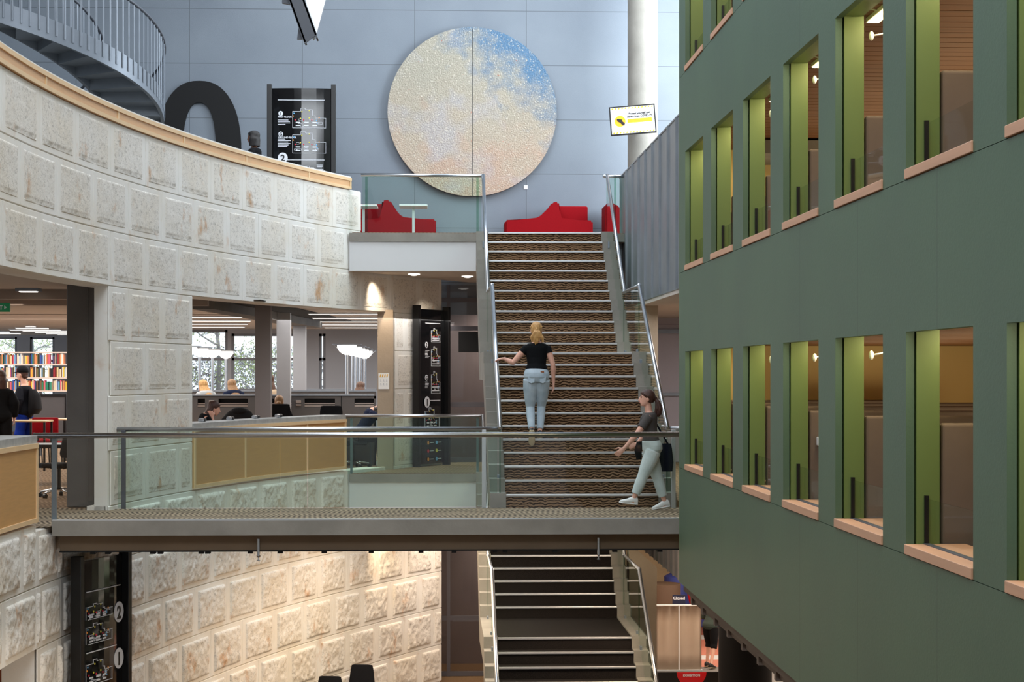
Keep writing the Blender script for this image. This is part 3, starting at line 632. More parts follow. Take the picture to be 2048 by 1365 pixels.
# ---------------- black numeral on the wall ----------------
def ring(q, c, ox, oz, ix, iz, y, d, pw=2.5, dz=0, n=64):
    def sup(a, rx, rz, z0): 
        ca, sa = math.cos(a), math.sin(a); return V((c.x+rx*math.copysign(abs(ca)**(2/pw), ca), y, c.z+z0+rz*math.copysign(abs(sa)**(2/pw), sa)))
    O = [sup(2*math.pi*i/n, ox, oz, 0) for i in range(n)]; I = [sup(2*math.pi*i/n, ix, iz, dz) for i in range(n)]
    vs = [[q.bm.verts.new(p+V((0, e, 0))) for p in L] for L in (O, I) for e in (0, d)]
    o0, o1, i0, i1 = vs
    for i in range(n):
        j = (i+1) % n
        for a, b2 in ((o0, i0), (i0, i1), (i1, o1), (o1, o0)): q.bm.faces.new((a[i], a[j], b2[j], b2[i]))
s_ = 37.5/F
c0 = P(398, 305, 37.5); q = MB(); ring(q, c0, 83*s_, 143*s_, 33*s_, 100*s_, 37.53, .06, 2.35)
tag(q.build('wall_numeral', 'black_matt'), 'huge black round numeral on the far wall beside the spiral stair', 'sign')
# ---------------- steel truss piece high up ----------------
tr = thing('roof_truss', 'grey steel truss member coming down from the roof, top centre', 'truss', (-1.3, 21, 5.4))
a0, a1 = P(572, -60, 21), P(622, 80, 21)
dr = (a1-a0).normalized(); sd = V((dr.z, 0, -dr.x))
q = MB(); q.prism([a0-sd*.085, a0+sd*.085, a1+sd*.085+dr*.02, a1-sd*.085-dr*.04], (0, .02, 0)); q.prism([a0-sd*.085, a0+sd*.085, a1+sd*.085+dr*.02, a1-sd*.085-dr*.04], (0, .22, 0)) if 0 else None
q.prism([a0-sd*.08, a0-sd*.06, a1-sd*.06, a1-sd*.08], (0, .2, 0)); q.prism([a0+sd*.06, a0+sd*.08, a1+sd*.08, a1+sd*.06], (0, .2, 0)); q.build('beam', 'grey_steel_dark', tr)
q = MB(); q.prism([P(600, -60, 21.3), P(668, -60, 21.3), P(651, 0, 21.3), P(631, 76, 21.3), P(626, 80, 21.3)], (0, .05, 0)); part(q.build('plate', 'steel_light', tr), 'pale triangular plate')
q = MB(); q.prism([P(600, 36, 21.1), P(616, 78, 21.1), P(594, 78, 21.1)], (0, .05, 0)); q.prism([P(564, -20, 21.1), P(588, -20, 21.1), P(587, 10, 21.1), P(564, 6, 21.1)], (0, .05, 0)); q.build('bracket', 'grey_steel_dark', tr)
# ---------------- spiral stair ----------------
hx, hy, Ro, Ri, pit = XY(30, 32), 32.0, 2.48, 1.5, .745
sr = thing('spiral_stair', 'grey steel spiral stair with flat balusters at the upper left', 'staircase', (hx, hy, 4.345))
def hz(f): return 6.27+pit*f
def hp(f, r, z): return V((hx+r*math.cos(f), hy-r*math.sin(f), z))
f0, f1 = -2.55, 2.5
for rad, nm in ((Ro, 'stringer'), (Ri, 'stringer')):
    q = MB(); prev = None; n = 80
    for i in range(n+1):
        f = f0+(f1-f0)*i/n; z = hz(f); ps = [hp(f, rad-.03, max(z, 4.345)), hp(f, rad+.03, max(z, 4.345)), hp(f, rad+.03, z+.34), hp(f, rad-.03, z+.34)]
        vs = [q.bm.verts.new(p) for p in ps]
        if prev:
            for k in range(4): q.bm.faces.new((prev[k], prev[(k+1) % 4], vs[(k+1) % 4], vs[k]))
        prev = vs
    q.build(nm, 'grey_steel', sr, smooth='auto')
df = .17/pit; k = 0; f = f0
while f < f1-df:
    z = hz(f)+.20
    q = MB(); N = 4; top = []; 
    def wedge(fa, fb, z0, z1):
        P0 = [hp(fa+(fb-fa)*i/N, Ri+.02, 0) for i in range(N+1)]+[hp(fb-(fb-fa)*i/N, Ro-.02, 0) for i in range(N+1)]
        for p in P0: p.z = z0
        q.prism(P0, (0, 0, z1-z0))
    wedge(f, f+df*1.06, z-.035, z); wedge(f, f+.012, z-.17, z-.035); q.build('tread', 'grey_steel', sr); f += df
for rad, nm, h in ((Ro+.04, 'handrail', 1.28), (Ri-.02, 'handrail', 1.28)):
    q = MB(); q.tube([hp(f0+(f1-f0)*i/60, rad, hz(f0+(f1-f0)*i/60)+h) for i in range(61)], .025, 8); part(q.build(nm, 'brown_rail' if 0 else 'grey_steel_dark', sr, smooth=True), 'round dark handrail')
for rad, fa, st_ in ((Ro+.04, -.65, .0545), (Ri-.02, -.6, .1)):
    f = fa
    while f < f1:
        q = MB(); p = hp(f, rad, hz(f)+.10); q.tube([p, p+V((0, 0, 1.17))], .006, 6, flat=3, ref=V((-math.sin(f), -math.cos(f), 0))); q.build('baluster', 'grey_steel', sr); f += st_
# ---------------- map totems ----------------
for nm, c in (('ink_red', (225, 40, 70)), ('ink_yellow', (225, 215, 80)), ('ink_orange', (240, 150, 40)), ('ink_blue', (110, 180, 230)), ('ink_violet', (130, 130, 220)), ('ink_grey', (170, 175, 185))): mat(nm, c, .5)
def totem(lab, loc, rz, w, h, big, z_big, blocks, legend=False):
    r_ = thing('directory_totem', lab, 'sign', loc, rz); hw = w/2
    for s in (-1, 1): q = MB(); q.box((s*hw-.045, -.07, 0), (s*hw+.045, .07, h), .006); q.build('side_post', 'black', r_, local=True)
    q = MB(); n = 8
    ring_ = [(x*hw*.93/1, -.03+.05*(1-(x)**2)*-1, 0) for x in [-1+2*i/n for i in range(n+1)]]
    q.prism([(p[0], p[1]+.05, .05) for p in ring_]+[(hw*.93, .06, .05), (-hw*.93, .06, .05)], (0, 0, h-.12)); q.build('panel', 'black_gloss', r_, local=True)
    yf = lambda x: .016-.05*(1-(x/hw/.93)**2)
    q = MB(); cq = {k: MB() for k in ('ink_red', 'ink_yellow', 'ink_orange', 'ink_blue')}
    rnd = random.Random(int(z_big*100)+len(blocks))
    def ln(x0, z0, x1, z1, t=.005, qq=None):
        qq = qq or q; y = min(yf(x0), yf(x1), yf((x0+x1)/2))-.003; qq.box((min(x0, x1)-t/2, y-.002, min(z0, z1)-t/2), (max(x0, x1)+t/2, y+.003, max(z0, z1)+t/2))
    def disc(x, z, rad, qq, sx=1): y = yf(x)-.012; qq.prism([(x+rad*sx*math.cos(2*math.pi*i/20), y, z+rad*math.sin(2*math.pi*i/20)) for i in range(20)], (0, .004, 0))
    for (kind, x0, z0, x1, z1) in blocks:
        if kind == 'rule': ln(x0, z0, x1, z0, .012)
        elif kind == 'words':
            z = z1
            while z > z0: ln(x0, z, x0+(x1-x0)*rnd.uniform(.5, 1), z, .012); z -= .028
        elif kind == 'map':
            W, H = x1-x0, z1-z0
            pts = [(0, 0), (1, 0), (1, .5), (.68, .5), (.68, .62), (.6, .62), (.6, .92), (.38, .92), (.38, 1), (.25, 1), (.25, .84), (0, .84), (0, 0)]
            for a, c in zip(pts, pts[1:]): ln(x0+a[0]*W, z0+a[1]*H, x0+c[0]*W, z0+c[1]*H, .006)
            for i in range(7):
                a = rnd.uniform(.05, .8); c = rnd.uniform(.06, .42); e = rnd.uniform(.06, .14); f_ = rnd.uniform(.04, .1)
                for s1, s2, s3, s4 in ((a, c, a+e, c), (a, c+f_, a+e, c+f_), (a, c, a, c+f_), (a+e, c, a+e, c+f_)): ln(x0+s1*W, z0+s2*H, x0+s3*W, z0+s4*H, .004)
            for i in range(3): a = .08+i*.25; disc(x0+a*W, z0+.4*H, .012, cq['ink_red']); ln(x0+a*W+.02, z0+.12*H, x0+a*W+.09, z0+.12*H, .02); ln(x0+a*W+.02, z0+.28*H, x0+a*W+.09, z0+.28*H, .02)
            for a, c in ((.28, .82), (.5, .88), (.24, .48), (.5, .5)): disc(x0+a*W, z0+c*H, .012, cq['ink_yellow'])
            for a, c in ((.02, .6), (.8, .52)): disc(x0+a*W, z0+c*H, .012, cq['ink_orange'])
            for a, c in ((.04, .74), (.72, .38), (.74, .25)): disc(x0+a*W, z0+c*H, .012, cq['ink_blue'])
            arcp = [(x0+W*(.12+.4*i/8), z0+H*(.75-.5*math.sin(math.pi*.5*i/8))) for i in range(9)]
            for a, c in zip(arcp, arcp[1:]): ln(a[0], a[1], c[0], c[1], .005) if 0 else None
    if legend:
        for i, kx in enumerate((0, 1)):
            for j in range(4): disc(-.2+.32*i, .62-.16*j, .035, list(cq.values())[(i+j*2) % 4], 1); ln(-.12+.32*i, .62-.16*j, .0+.32*i, .62-.16*j, .012)
    part(q.build('map_lines', 'white_ink', r_, local=True), 'fine white floor plan lines and text rules')
    for k_, v in cq.items():
        if len(v.bm.verts): part(v.build('map_dots', k_, r_, local=True), 'coloured dots on the floor plans')
    for (s, x, z, rad) in big:
        q = MB(); disc(x, z, rad, q, .95); q.build('level_badge', 'white_ink', r_, local=True)
        text(s, rad*1.7, 'black', r_, (x, yf(x)-.014, z-rad*.62), name='level_numeral', align='CENTER', ext=.002)
    return r_
tx = (XY(535, 36)+XY(671, 36))/2; tl, tr_ = XY(539, 36), XY(667, 36)
W2 = tr_-tl
t2 = totem('black floor directory panel with white maps on the upper level, left of the round painting', (tx, 36.0, 4.345), 0, W2, 3.06,
    [('1', -.40, 2.50, .048), ('G', -.40, 2.10, .048), ('2', -.36, 1.64, .10)], 1.6,
    [('rule', -.45, 2.76, .44, 0), ('map', -.17, 2.22, .47, 2.60), ('map', -.17, 1.73, .47, 2.15), ('words', -.45, 2.27, -.2, 2.37), ('words', -.45, 1.85, -.2, 2.0), ('rule', -.27, 1.60, .44, 0), ('words', .30, 1.35, .48, 1.5), ('map', 0, 1.1, .4, 1.48)])
for s, z in (('FIRST FLOOR', 2.415), ('GROUND FLOOR', 2.015)): text(s, .045, 'white_ink', t2, (-.45, -.04, z))
c1 = (XY(822, 36.7)+XY(885, 36.7))/2
t1 = totem('black floor directory panel turned sideways beside the glazed doors, library level', tuple(arc(arc_at(852), 0, .13)), R(90)-arc_at(852)/AR, 1.16, 3.12,
    [('2', -.26, 2.36, .06), ('G', -.26, 1.72, .06), ('1', -.24, .98+.27, .11)], 1.0,
    [('rule', -.3, 2.78, .26, 0), ('map', -.08, 2.42, .28, 2.68), ('map', -.08, 1.95, .28, 2.33), ('map', -.08, 1.42, .28, 1.85), ('words', -.3, 2.1, -.15, 2.25), ('words', -.3, 1.5, -.15, 1.64), ('rule', -.12, 1.28, .26, 0), ('map', -.3, .74, .25, 1.14)], legend=True)
gp = arc(arc_at(195), 0, .0)
t0 = totem('tall black floor directory panel on the ground floor, left under the footbridge', (-4.10, 22.99, -4.345), R(72), 1.22, 3.95,
    [('2', .40, 3.16, .13), ('1', .40, 2.58, .13)], 2.2,
    [('rule', -.45, 3.5, .4, 0), ('map', -.42, 3.16, .2, 3.34), ('map', -.42, 2.86, .2, 3.1), ('rule', -.45, 2.76, .3, 0), ('map', -.42, 2.36, .2, 2.66), ('map', -.42, 1.9, .2, 2.28)])
# ---------------- screen on the column ----------------
mat('screen_white', (196, 198, 202), emit=.3); mat('screen_yellow', (236, 150, 20), emit=.35); mat('screen_ink', (30, 28, 30), .4)
sc = P(1265.5, 240, 34.6); tv = thing('wall_screen', 'tilted information screen with a yellow notice, fixed to the round column', 'screen', sc, 0); tv.rotation_euler = (0, -R(4.2), R(-6))
tw, th = 92*34.6/F/2, 58*34.6/F/2
q = MB(); q.box((-tw, -.02, -th), (tw, .05, th), .006); q.build('casing', 'black', tv, local=True)
q = MB(); q.box((-tw+.025, -.024, -th+.025), (tw-.025, -.019, th-.025)); q.build('display', 'screen_white', tv, local=True)
q = MB()
for zt in (th-.058, -th+.03):
    for i in range(13):
        x = -tw+.04+i*.062
        q.prism([(x, -.026, zt), (x+.03, -.026, zt), (x+.045, -.026, zt+.028), (x+.015, -.026, zt+.028)], (0, .003, 0))
q.prism([(-.24+.105*math.cos(a*.3142), -.026, -.01+.105*math.sin(a*.3142)) for a in range(20)], (0, .003, 0)); q.box((-.10, -.026, -.055), (.36, -.023, .02)); q.build('notice_yellow', 'screen_yellow', tv, local=True)
q = MB(); q.prism([(-.30, -.029, .04), (-.20, -.029, .02), (-.19, -.029, -.02), (-.15, -.029, -.05), (-.16, -.029, -.10), (-.20, -.029, -.085), (-.24, -.029, -.04), (-.29, -.029, -.01)], (0, .003, 0)); q.build('hand_icon', 'screen_ink', tv, local=True)
text('Protect yourself and', .056, 'screen_ink', tv, (.13, -.028, .10), align='CENTER', sx=.86); text('others from COVID-19', .056, 'screen_ink', tv, (.13, -.028, .045), align='CENTER', sx=.86)
q = MB()
for z_ in (-.002, -.026): q.box((-.08, -.0285, z_-.004), (.33 if z_ > -.01 else .30, -.027, z_+.004))
q.build('small_print', 'ink_orange', tv, local=True); q = MB(); q.box((-.06, -.0265, -.092), (.30, -.0245, -.085)); q.box((-.30, -.0265, -.17), (-.27, -.0245, -.14)); q.build('footer_marks', 'ink_grey', tv, local=True)
q = MB(); q.cyl((.0, .05, 0), (.05, .72, 0), .03, 10); q.box((-.12, .04, -.1), (.12, .07, .1)); q.box((-.04, .68, -.12), (.12, .74, .12)); q.build('bracket', 'grey_steel_dark', tv, local=True)
# ---------------- red sofas and small tables ----------------
def sofa(lab, pts, back, yf, mirror=False):
    r_ = thing('sofa', lab, 'sofa', ((pts[0][0]+pts[-1][0])/2, yf+.42, 4.345)); 
    q = MB(); q.prism([(x, yf, z) for x, z in pts], (0, .86, 0))
    bmesh.ops.bevel(q.bm, geom=[e for e in q.bm.edges], offset=.035, segments=3, affect='EDGES'); q.build('seat', 'red_fabric', r_, smooth='auto')
    q = MB(); q.box((back[0], yf+.52, back[2]), (back[1], yf+.855, back[3]), .035); q.build('backrest', 'red_fabric', r_, smooth='auto'); return r_
def spx(l, Y): return [(P(x, y, Y).x, max(P(x, y, Y).z, 4.36)) for x, y in l]
Yf = 36.55
pr = spx([(1010, 480), (1010, 440), (1075, 439), (1084, 434), (1104, 405), (1118, 403), (1121, 440), (1186, 441), (1186, 480)], Yf)
pr[0] = (pr[0][0], 4.36); pr[-1] = (pr[-1][0], 4.36)
bk = (P(1119, 0, Yf).x, P(1180, 0, Yf).x, 4.7, P(0, 408, Yf+.5).z)
sofa('red sofa with sloping side, right of the stair head below the round painting', pr, bk, Yf)
pl = spx([(700, 480), (700, 441), (762, 440), (764, 401), (780, 400), (797, 432), (806, 438), (872, 438), (872, 480)], Yf); pl[0] = (pl[0][0], 4.36); pl[-1] = (pl[-1][0], 4.36)
sofa('red sofa with sloping side behind the glass balustrade, left of the stair head', pl, (P(700, 0, Yf).x+.03, P(765, 0, Yf).x, 4.7, P(0, 405, Yf+.5).z), Yf)
x0 = P(1211, 0, Yf).x; sofa('red sofa glimpsed through the short glass piece at the right of the stair head', [(x0, 4.36), (x0, 5.18), (x0+.2, 5.18), (x0+.45, 4.9), (x0+.8, 4.82), (x0+.8, 4.36)], (x0+.03, x0+.2, 4.7, 5.1), Yf)
for x, y, Y, lab in ((827, 412, 35.6, 'small white pedestal table in front of the left red sofa'), (727, 412, 35.4, 'small white pedestal table at the end of the curved parapet, partly hidden')):
    p = P(x, y, Y); t_ = thing('side_table', lab, 'table', (p.x, Y, 4.345), 0, None)
    q = MB(); q.box((p.x-.27, Y-.3, p.z-.03), (p.x+.27, Y+.3, p.z), .008); q.build('table_top', 'white', t_)
    q = MB(); q.box((p.x-.025, Y-.025, 4.36), (p.x+.025, Y+.025, p.z-.03)); q.build('pedestal', 'steel_light', t_)
    q = MB(); q.box((p.x-.2, Y-.2, 4.347), (p.x+.2, Y+.2, 4.362), .004); q.build('base_plate', 'steel_light', t_)
# ---------------- library level, behind the curved wall ----------------
mat('column_taupe', (140, 128, 124), .75, var=.08, vs=2); mat('column_grey', (168, 168, 172), .75, var=.06)
for i, (xa, xb, Y, m_, lab) in enumerate(((510, 541, 31.95, 'column_taupe', 'nearest of the three square library columns, taupe'), (553, 580, 36, 'column_grey', 'middle of the three square grey library columns'), (586, 611, 40.5, 'column_grey', 'farthest of the three square grey library columns'))):
    a, c = XY(xa, Y), XY(xb, Y); q = MB(); q.box((a, Y, 0), (c, Y+.3, 3.0)); tag(struct(q, f'column.{i+2:03d}', m_), lab, 'column')
a, c = XY(133, 25.1), XY(189, 25.1); q = MB(); q.box((a, 25.1, 0), (c, 25.6, 3.0), .02); q.box((XY(174, 25.1), 25.08, 0), (XY(176, 25.1), 25.1, 2.95)); tag(struct(q, 'column.005', 'concrete_dark'), 'dark concrete column in the opening left of the sandstone pier', 'column')
a, c = XY(755, 34.7), XY(786, 34.7); q = MB(); q.box((a, 34.75, 0), (c, 35.2, 3.0)); tag(struct(q, 'column.006', 'concrete_warm'), 'concrete column with a small poster at the right end of the library opening', 'column')
# back walls with windows
mat('library_wall', (158, 161, 168), .75, var=.06, vs=.7); mat('window_frame', (120, 124, 132), .5)
def holed_wall(nm, Y, x0, x1, z0, z1, holes, lab):
    q = MB(); xs = x0
    for (a, c, za, zb) in sorted(holes):
        q.box((xs, Y, z0), (a, Y+.2, z1)); q.box((a, Y, z0), (c, Y+.2, za)); q.box((a, Y, zb), (c, Y+.2, z1)); xs = c
    q.box((xs, Y, z0), (x1, Y+.2, z1)); return struct(q, nm, 'library_wall', lab, cat='wall')
def zc(y, Y): return EYE+(748-y)/F*Y
HA = [(XY(300, 50), XY(455, 50), zc(785, 50), 2.98), (XY(463, 50), XY(596, 50), zc(783, 50), zc(668, 50)), (XY(638, 50), XY(651, 50), zc(783, 50), zc(668, 50))]
holed_wall('wall_back.004', 50, XY(230, 50), 1.2, 0, 3.0, HA, 'grey library wall with tall windows')
HB = [(XY(-60, 58), XY(34, 58), .9, zc(675, 58)), (XY(60, 58), XY(109, 58), .9, zc(675, 58))]
holed_wall('wall_back.005', 58, -18, XY(230, 50), 0, 3.0, HB, 'grey library wall beyond the bookcase')
q = MB(); q.box((XY(230, 50), 50, 0), (XY(230, 50)+.1, 58, 3.0)); struct(q, 'wall_left.004', 'library_wall', 'library wall return')
poly_slab('ceiling.003', [(-18, 51), (XY(230, 50), 51), (XY(230, 50), 58.3), (-18, 58.3)], 3.0, 3.06, 'soffit', 'library ceiling at the far left', cat='ceiling')
for i, (a, c, za, zb) in enumerate(HA+HB):
    Y = 50 if i < 3 else 58; r_ = sroot(f'window_{30+i}', ('wide library window with a transom, leftmost behind the lamps', 'library window beside the square columns', 'narrow slot window right of the columns', 'far library window above the bookcase, left', 'far library window above the bookcase, right')[i], 'window')
    q = MB(); t_ = .035
    for x in [a+t_, c-t_]+([(a+c)/2] if c-a > 1.5 else []): q.box((x-t_, Y+.03, za), (x+t_, Y+.12, zb))
    for z_ in (za+t_, zb-t_, 2.19): q.box((a, Y+.03, z_-t_), (c, Y+.12, z_+t_))
    struct(q, 'window_frame', 'window_frame', parent=r_); q = MB(); q.box((a, Y+.07, za), (c, Y+.075, zb)); struct(q, 'pane', 'glass_clear', parent=r_)
# trees outside
mat('bark', (196, 192, 194), .9, var=.2); mat('leaf', (214, 228, 160), .7, var=.2, vs=2); mat('hedge_grey', (214, 208, 216), .9, var=.3, vs=8, rgb2=(176, 176, 176))
def tree(lab, x, y, seed, h=6):
    rnd = random.Random(seed); t_ = thing('tree', lab, 'tree', (x, y, 0)); q = MB(); tips = []
    q.tube([(x, y, -.2), (x+.1, y, h*.4), (x-.1, y+.1, h*.8)], [.08, .06, .03], 8)
    for i in range(18):
        z = rnd.uniform(.15, .8)*h; a = rnd.uniform(0, 6.28); L = rnd.uniform(1.0, 1.9); p = V((x, y, z)); pts = [p]
        for k_ in range(5): a += rnd.uniform(-.5, .5); p = p+V((math.cos(a)*L/5, math.sin(a)*L/9, rnd.uniform(-.1, .28))); pts.append(p.copy()); tips.append(p.copy())
        q.tube(pts, [.03, .024, .018, .012, .008, .005], 5)
        for k_ in (2, 3, 4):
            e = pts[k_]+V((rnd.uniform(-.6, .6), rnd.uniform(-.3, .3), rnd.uniform(-.3, .5))); q.tube([pts[k_], e], [.01, .004], 4); tips.append(e)
    q.build('branches', 'bark', t_); q = MB()
    for p in tips:
        for k_ in range(14):
            c = p+V((rnd.gauss(0, .22), rnd.gauss(0, .2), rnd.gauss(0, .2))); u = V((rnd.uniform(-1, 1), rnd.uniform(-1, 1), rnd.uniform(-1, 1))).normalized()*.035; v = u.orthogonal().normalized()*.02
            q.quad(c-u, c-v, c+u, c+v)
    o = q.build('foliage', 'leaf', t_); o['kind'] = 'stuff'
tree('bare branched tree with pale green leaves outside the wide library window', XY(428, 53), 53.5, 3, 5.5); tree('pale leafy tree outside the library window by the square columns', XY(520, 54), 54.5, 8, 5.5); tree('tree outside the far left library windows', XY(60, 62), 62, 12, 6)
q = MB(); rnd = random.Random(5)
for i in range(9000):
    c = V((rnd.uniform(-8.2, -1), 56+rnd.uniform(0, .8), rnd.uniform(0, 2.55)+rnd.uniform(-.4, .1))); u = V((rnd.uniform(-1, 1), rnd.uniform(-1, 1), rnd.uniform(-1, 1))).normalized()*.05; v = u.orthogonal().normalized()*.03; q.quad(c-u, c-v, c+u, c+v)
tag(q.build('hedge', 'hedge_grey'), 'loose grey twiggy hedge seen through the library windows', 'hedge', None, 'stuff')
poly_slab('floor.007', [(-18, 50.2), (2, 50.2), (2, 70), (-18, 70)], -.3, -.16, 'concrete', 'paving outside the library windows')
# ceiling strips and beam
def strip(xa, xb, y, lab, z=2.98):
    Y = (z-EYE)*F/(748-y); a, c = XY(xa, Y), XY(xb, Y); l_ = thing('strip_light', lab, 'light', ((a+c)/2, Y, z-.02), 0, 'library ceiling strip lights')
    q = MB(); q.box((a, Y-.09, z-.012), (c, Y+.09, z+.018)); q.build('housing', 'steel_light', l_); q = MB(); q.box((a+.02, Y-.07, z-.018), (c-.02, Y+.07, z-.012)); q.build('diffuser', 'glow_white', l_)
for i, y in enumerate((628.4, 636.6, 643.4, 649.5, 655.6)): strip(616+i*8, 770, y, ('nearest', 'second', 'third', 'fourth', 'farthest')[i]+' ceiling strip light above the right hand library lamps')
for i, y in enumerate((635, 642, 648.6, 654.7)): strip(330, 508-i*6, y, ('nearest', 'second', 'third', 'farthest')[i]+' ceiling strip light above the left hand library lamps')
for i, (xa, xb, y) in enumerate(((51, 72, 654), (31, 98, 657.5), (19, 122, 660.8), (45, 150, 663), (70, 160, 665.8), (92, 170, 668), (115, 180, 670), (-40, 20, 665), (-40, 42, 668))): strip(xa, xb, y, ('first', 'second', 'third', 'fourth', 'fifth', 'sixth', 'seventh', 'eighth', 'ninth')[i]+' ceiling strip light above the bookcase, counting back from the nearest')
mat('ceiling_brown', (150, 132, 118), .5, var=.1)
q = MB(); q.box((-12, 26.5, 2.86), (-3.9, 26.8, 3.0)); q.box((-12, 29.5, 2.88), (-3.6, 29.7, 3.0)); p0, p1 = V((XY(385, 30), 30, 0)), V((XY(600, 42), 42, 0)); struct(q, 'trim_4', 'ceiling_brown', 'brown beams under the library ceiling', cat='trim')
q = MB(); q.prism([(p0.x, 30, 2.84), (p0.x+.35, 30, 2.84), (p1.x+.5, 42, 2.84), (p1.x, 42, 2.84)], (0, 0, .15)); struct(q, 'trim_5', 'concrete_dark', 'dark diagonal beam under the library ceiling', cat='trim')
q = MB(); q.prism([(p0.x+.4, 30, 2.985), (p0.x+1.1, 30, 2.985), (p1.x+1.2, 42, 2.985), (p1.x+.55, 42, 2.985)], (0, 0, .012)); struct(q, 'trim_6', 'black_matt', 'open black slot in the library ceiling', cat='trim')
for i, (x, y) in enumerate(((57, 580), (105, 589))):
    Y = (2.99-EYE)*F/(748-y); X_ = XY(x, Y); d_ = thing('ceiling_fitting', 'flat ceiling light fitting above the opening, '+('left' if i == 0 else 'right')+' of two', 'light', (X_, Y, 2.97)); q = MB(); q.box((X_-.16, Y-.12, 2.955), (X_+.16, Y+.12, 3.0)); q.build('housing', 'grey_steel', d_); q = MB(); q.box((X_-.12, Y-.06, 2.945), (X_+.12, Y+.06, 2.955)); q.build('diffuser', 'glow_white', d_)
# exit sign
mat('exit_green', (10, 70, 40), emit=.6)
p = P(20, 624, 27); ex = thing('exit_sign', 'green exit sign with white letters and arrow hanging at the left edge', 'sign', (p.x-.3, 27, p.z))
q = MB(); q.box((-.3, -.03, 0), (.3, .03, .125), .004); q.build('box', 'exit_green', ex, local=True); text('EXIT', .085, 'white_ink', ex, (.205, -.034, .032), align='RIGHT'); q = MB(); q.prism([(.225, -.034, .035), (.262, -.034, .0625), (.225, -.034, .09)], (0, .004, 0)); q.build('arrow', 'white_ink', ex, local=True)
q = MB(); q.cyl((0, 0, .125), (0, 0, 2.995-p.z), .008, 8); q.build('rod', 'steel_light', ex, local=True)
# uplighter lamps
def lamp(lab, X_, Y, zr=2.38):
    l_ = thing('uplight_lamp', lab, 'lamp', (X_, Y, 0), 0, 'library uplighters')
    q = MB(); q.lathe((X_, Y, 0), [(.17, 0), (.17, .02), (.03, .04)], 20); q.build('base', 'steel', l_); q = MB(); q.cyl((X_, Y, .02), (X_, Y, zr-.2), .035, 12); q.build('pole', 'steel', l_, smooth='auto')
    q = MB(); q.lathe((X_, Y, zr-.2), [(.02, 0), (.09, .02), (.15, .07), (.185, .13), (.195, .185)], 24); q.build('bowl', 'glow_white', l_, smooth=True)
    q = MB(); q.lathe((X_, Y, zr), [(.20, -.012), (.295, 0), (.295, .012), (.20, .012)], 28); q.build('rim', 'grey_steel_dark', l_, smooth='auto')
    for s in (-1, 1): q = MB(); q.tube([(X_+s*.27, Y, zr), (X_+s*.12, Y, zr-.13), (X_+s*.03, Y, zr-.22)], .006, 6); q.build('arm', 'steel', l_)
for i, Y in enumerate((37.1, 39.7, 41.6, 43.9, 46.5)): lamp(('nearest', 'second', 'third', 'fourth', 'farthest')[i]+' of the five steel uplighters with white bowls at the right of the library', -1.76, Y)
for i, Y in enumerate((39.8, 41.8, 44.2, 47)): lamp(('nearest', 'second', 'third', 'farthest')[i]+' of the steel uplighters with white bowls before the left library windows', -5.28, Y)
# carrel partitions
mat('louver', (190, 176, 168), .3, metal=.7)
def carrel(lab, Y, xa, xb, yt, slots, seams=(), zb=.0):
    zt = zc(yt, Y); c_ = thing('carrel_partition', lab, 'partition', ((XY(xa, Y)+XY(xb, Y))/2, Y, 0)); a, c = XY(xa, Y), XY(xb, Y); q = MB()
    xs = a; s0, s1 = zc(797.5, Y), zc(815, Y)
    for sa, sb in slots:
        sa, sb = XY(sa, Y), XY(sb, Y); q.box((xs, Y, zb), (sa, Y+.1, zt)); q.box((sa, Y, zb), (sb, Y+.1, s1)); q.box((sa, Y, s0), (sb, Y+.1, zt)); xs = sb
    q.box((xs, Y, zb), (c, Y+.1, zt)); q.build('panel', 'partition_grey', c_)
    q = MB(); q.box((a, Y-.02, zt), (c, Y+.14, zt+.03)); q.build('cap', 'grey_steel', c_)
    for sa, sb in slots:
        sa, sb = XY(sa, Y), XY(sb, Y); q = MB(); q.box((sa, Y+.08, s1), (sb, Y+.1, s0)); q.build('slot_back', 'black_matt', c_)
        q = MB(); q.box((sa, Y+.01, s1+.01), (sb, Y+.05, s1+.045)); q.box((sa, Y+.03, s1+.06), (sb, Y+.07, s1+.085)); q.build('louver', 'louver', c_)
    for s in seams: q = MB(); q.box((XY(s, Y)-.008, Y-.004, zb), (XY(s, Y)+.008, Y, zt)); q.build('seam', 'black_matt', c_)
    q = MB(); q.box((a, Y-.45, .70), (c, Y-.01, .735)); q.build('desktop', 'wood_edge', c_)
    for i in range(6): x = a+.05+(c-a-.1)*i/5; q = MB(); q.box((x-.02, Y-.42, 0), (x+.02, Y-.38, .70)); q.build('leg', 'grey_steel_dark', c_)
    return c_
cr = carrel('long grey desk partition with louvred slots facing the oak parapet', 36.4, 340, 748, 792.5, [(395, 410), (437, 496), (541, 583), (609, 670), (709, 752)], [682.5])
for x in (423, 597):
    q = MB(); X_ = XY(x, 36.38); q.box((X_-.05, 36.37, zc(807, 36.4)), (X_+.05, 36.4, zc(801, 36.4)), .004); q.box((X_-.05, 36.37, zc(812, 36.4)), (X_+.05, 36.4, zc(809, 36.4)), .004); q.build('power_socket', 'louver', cr)
carrel('grey desk partition in the second row, behind the long one', 39, 330, 752, 784, [], [])
carrel('grey low screen beside the right hand uplighters', 42.5, 560, 752, 781, [], [])
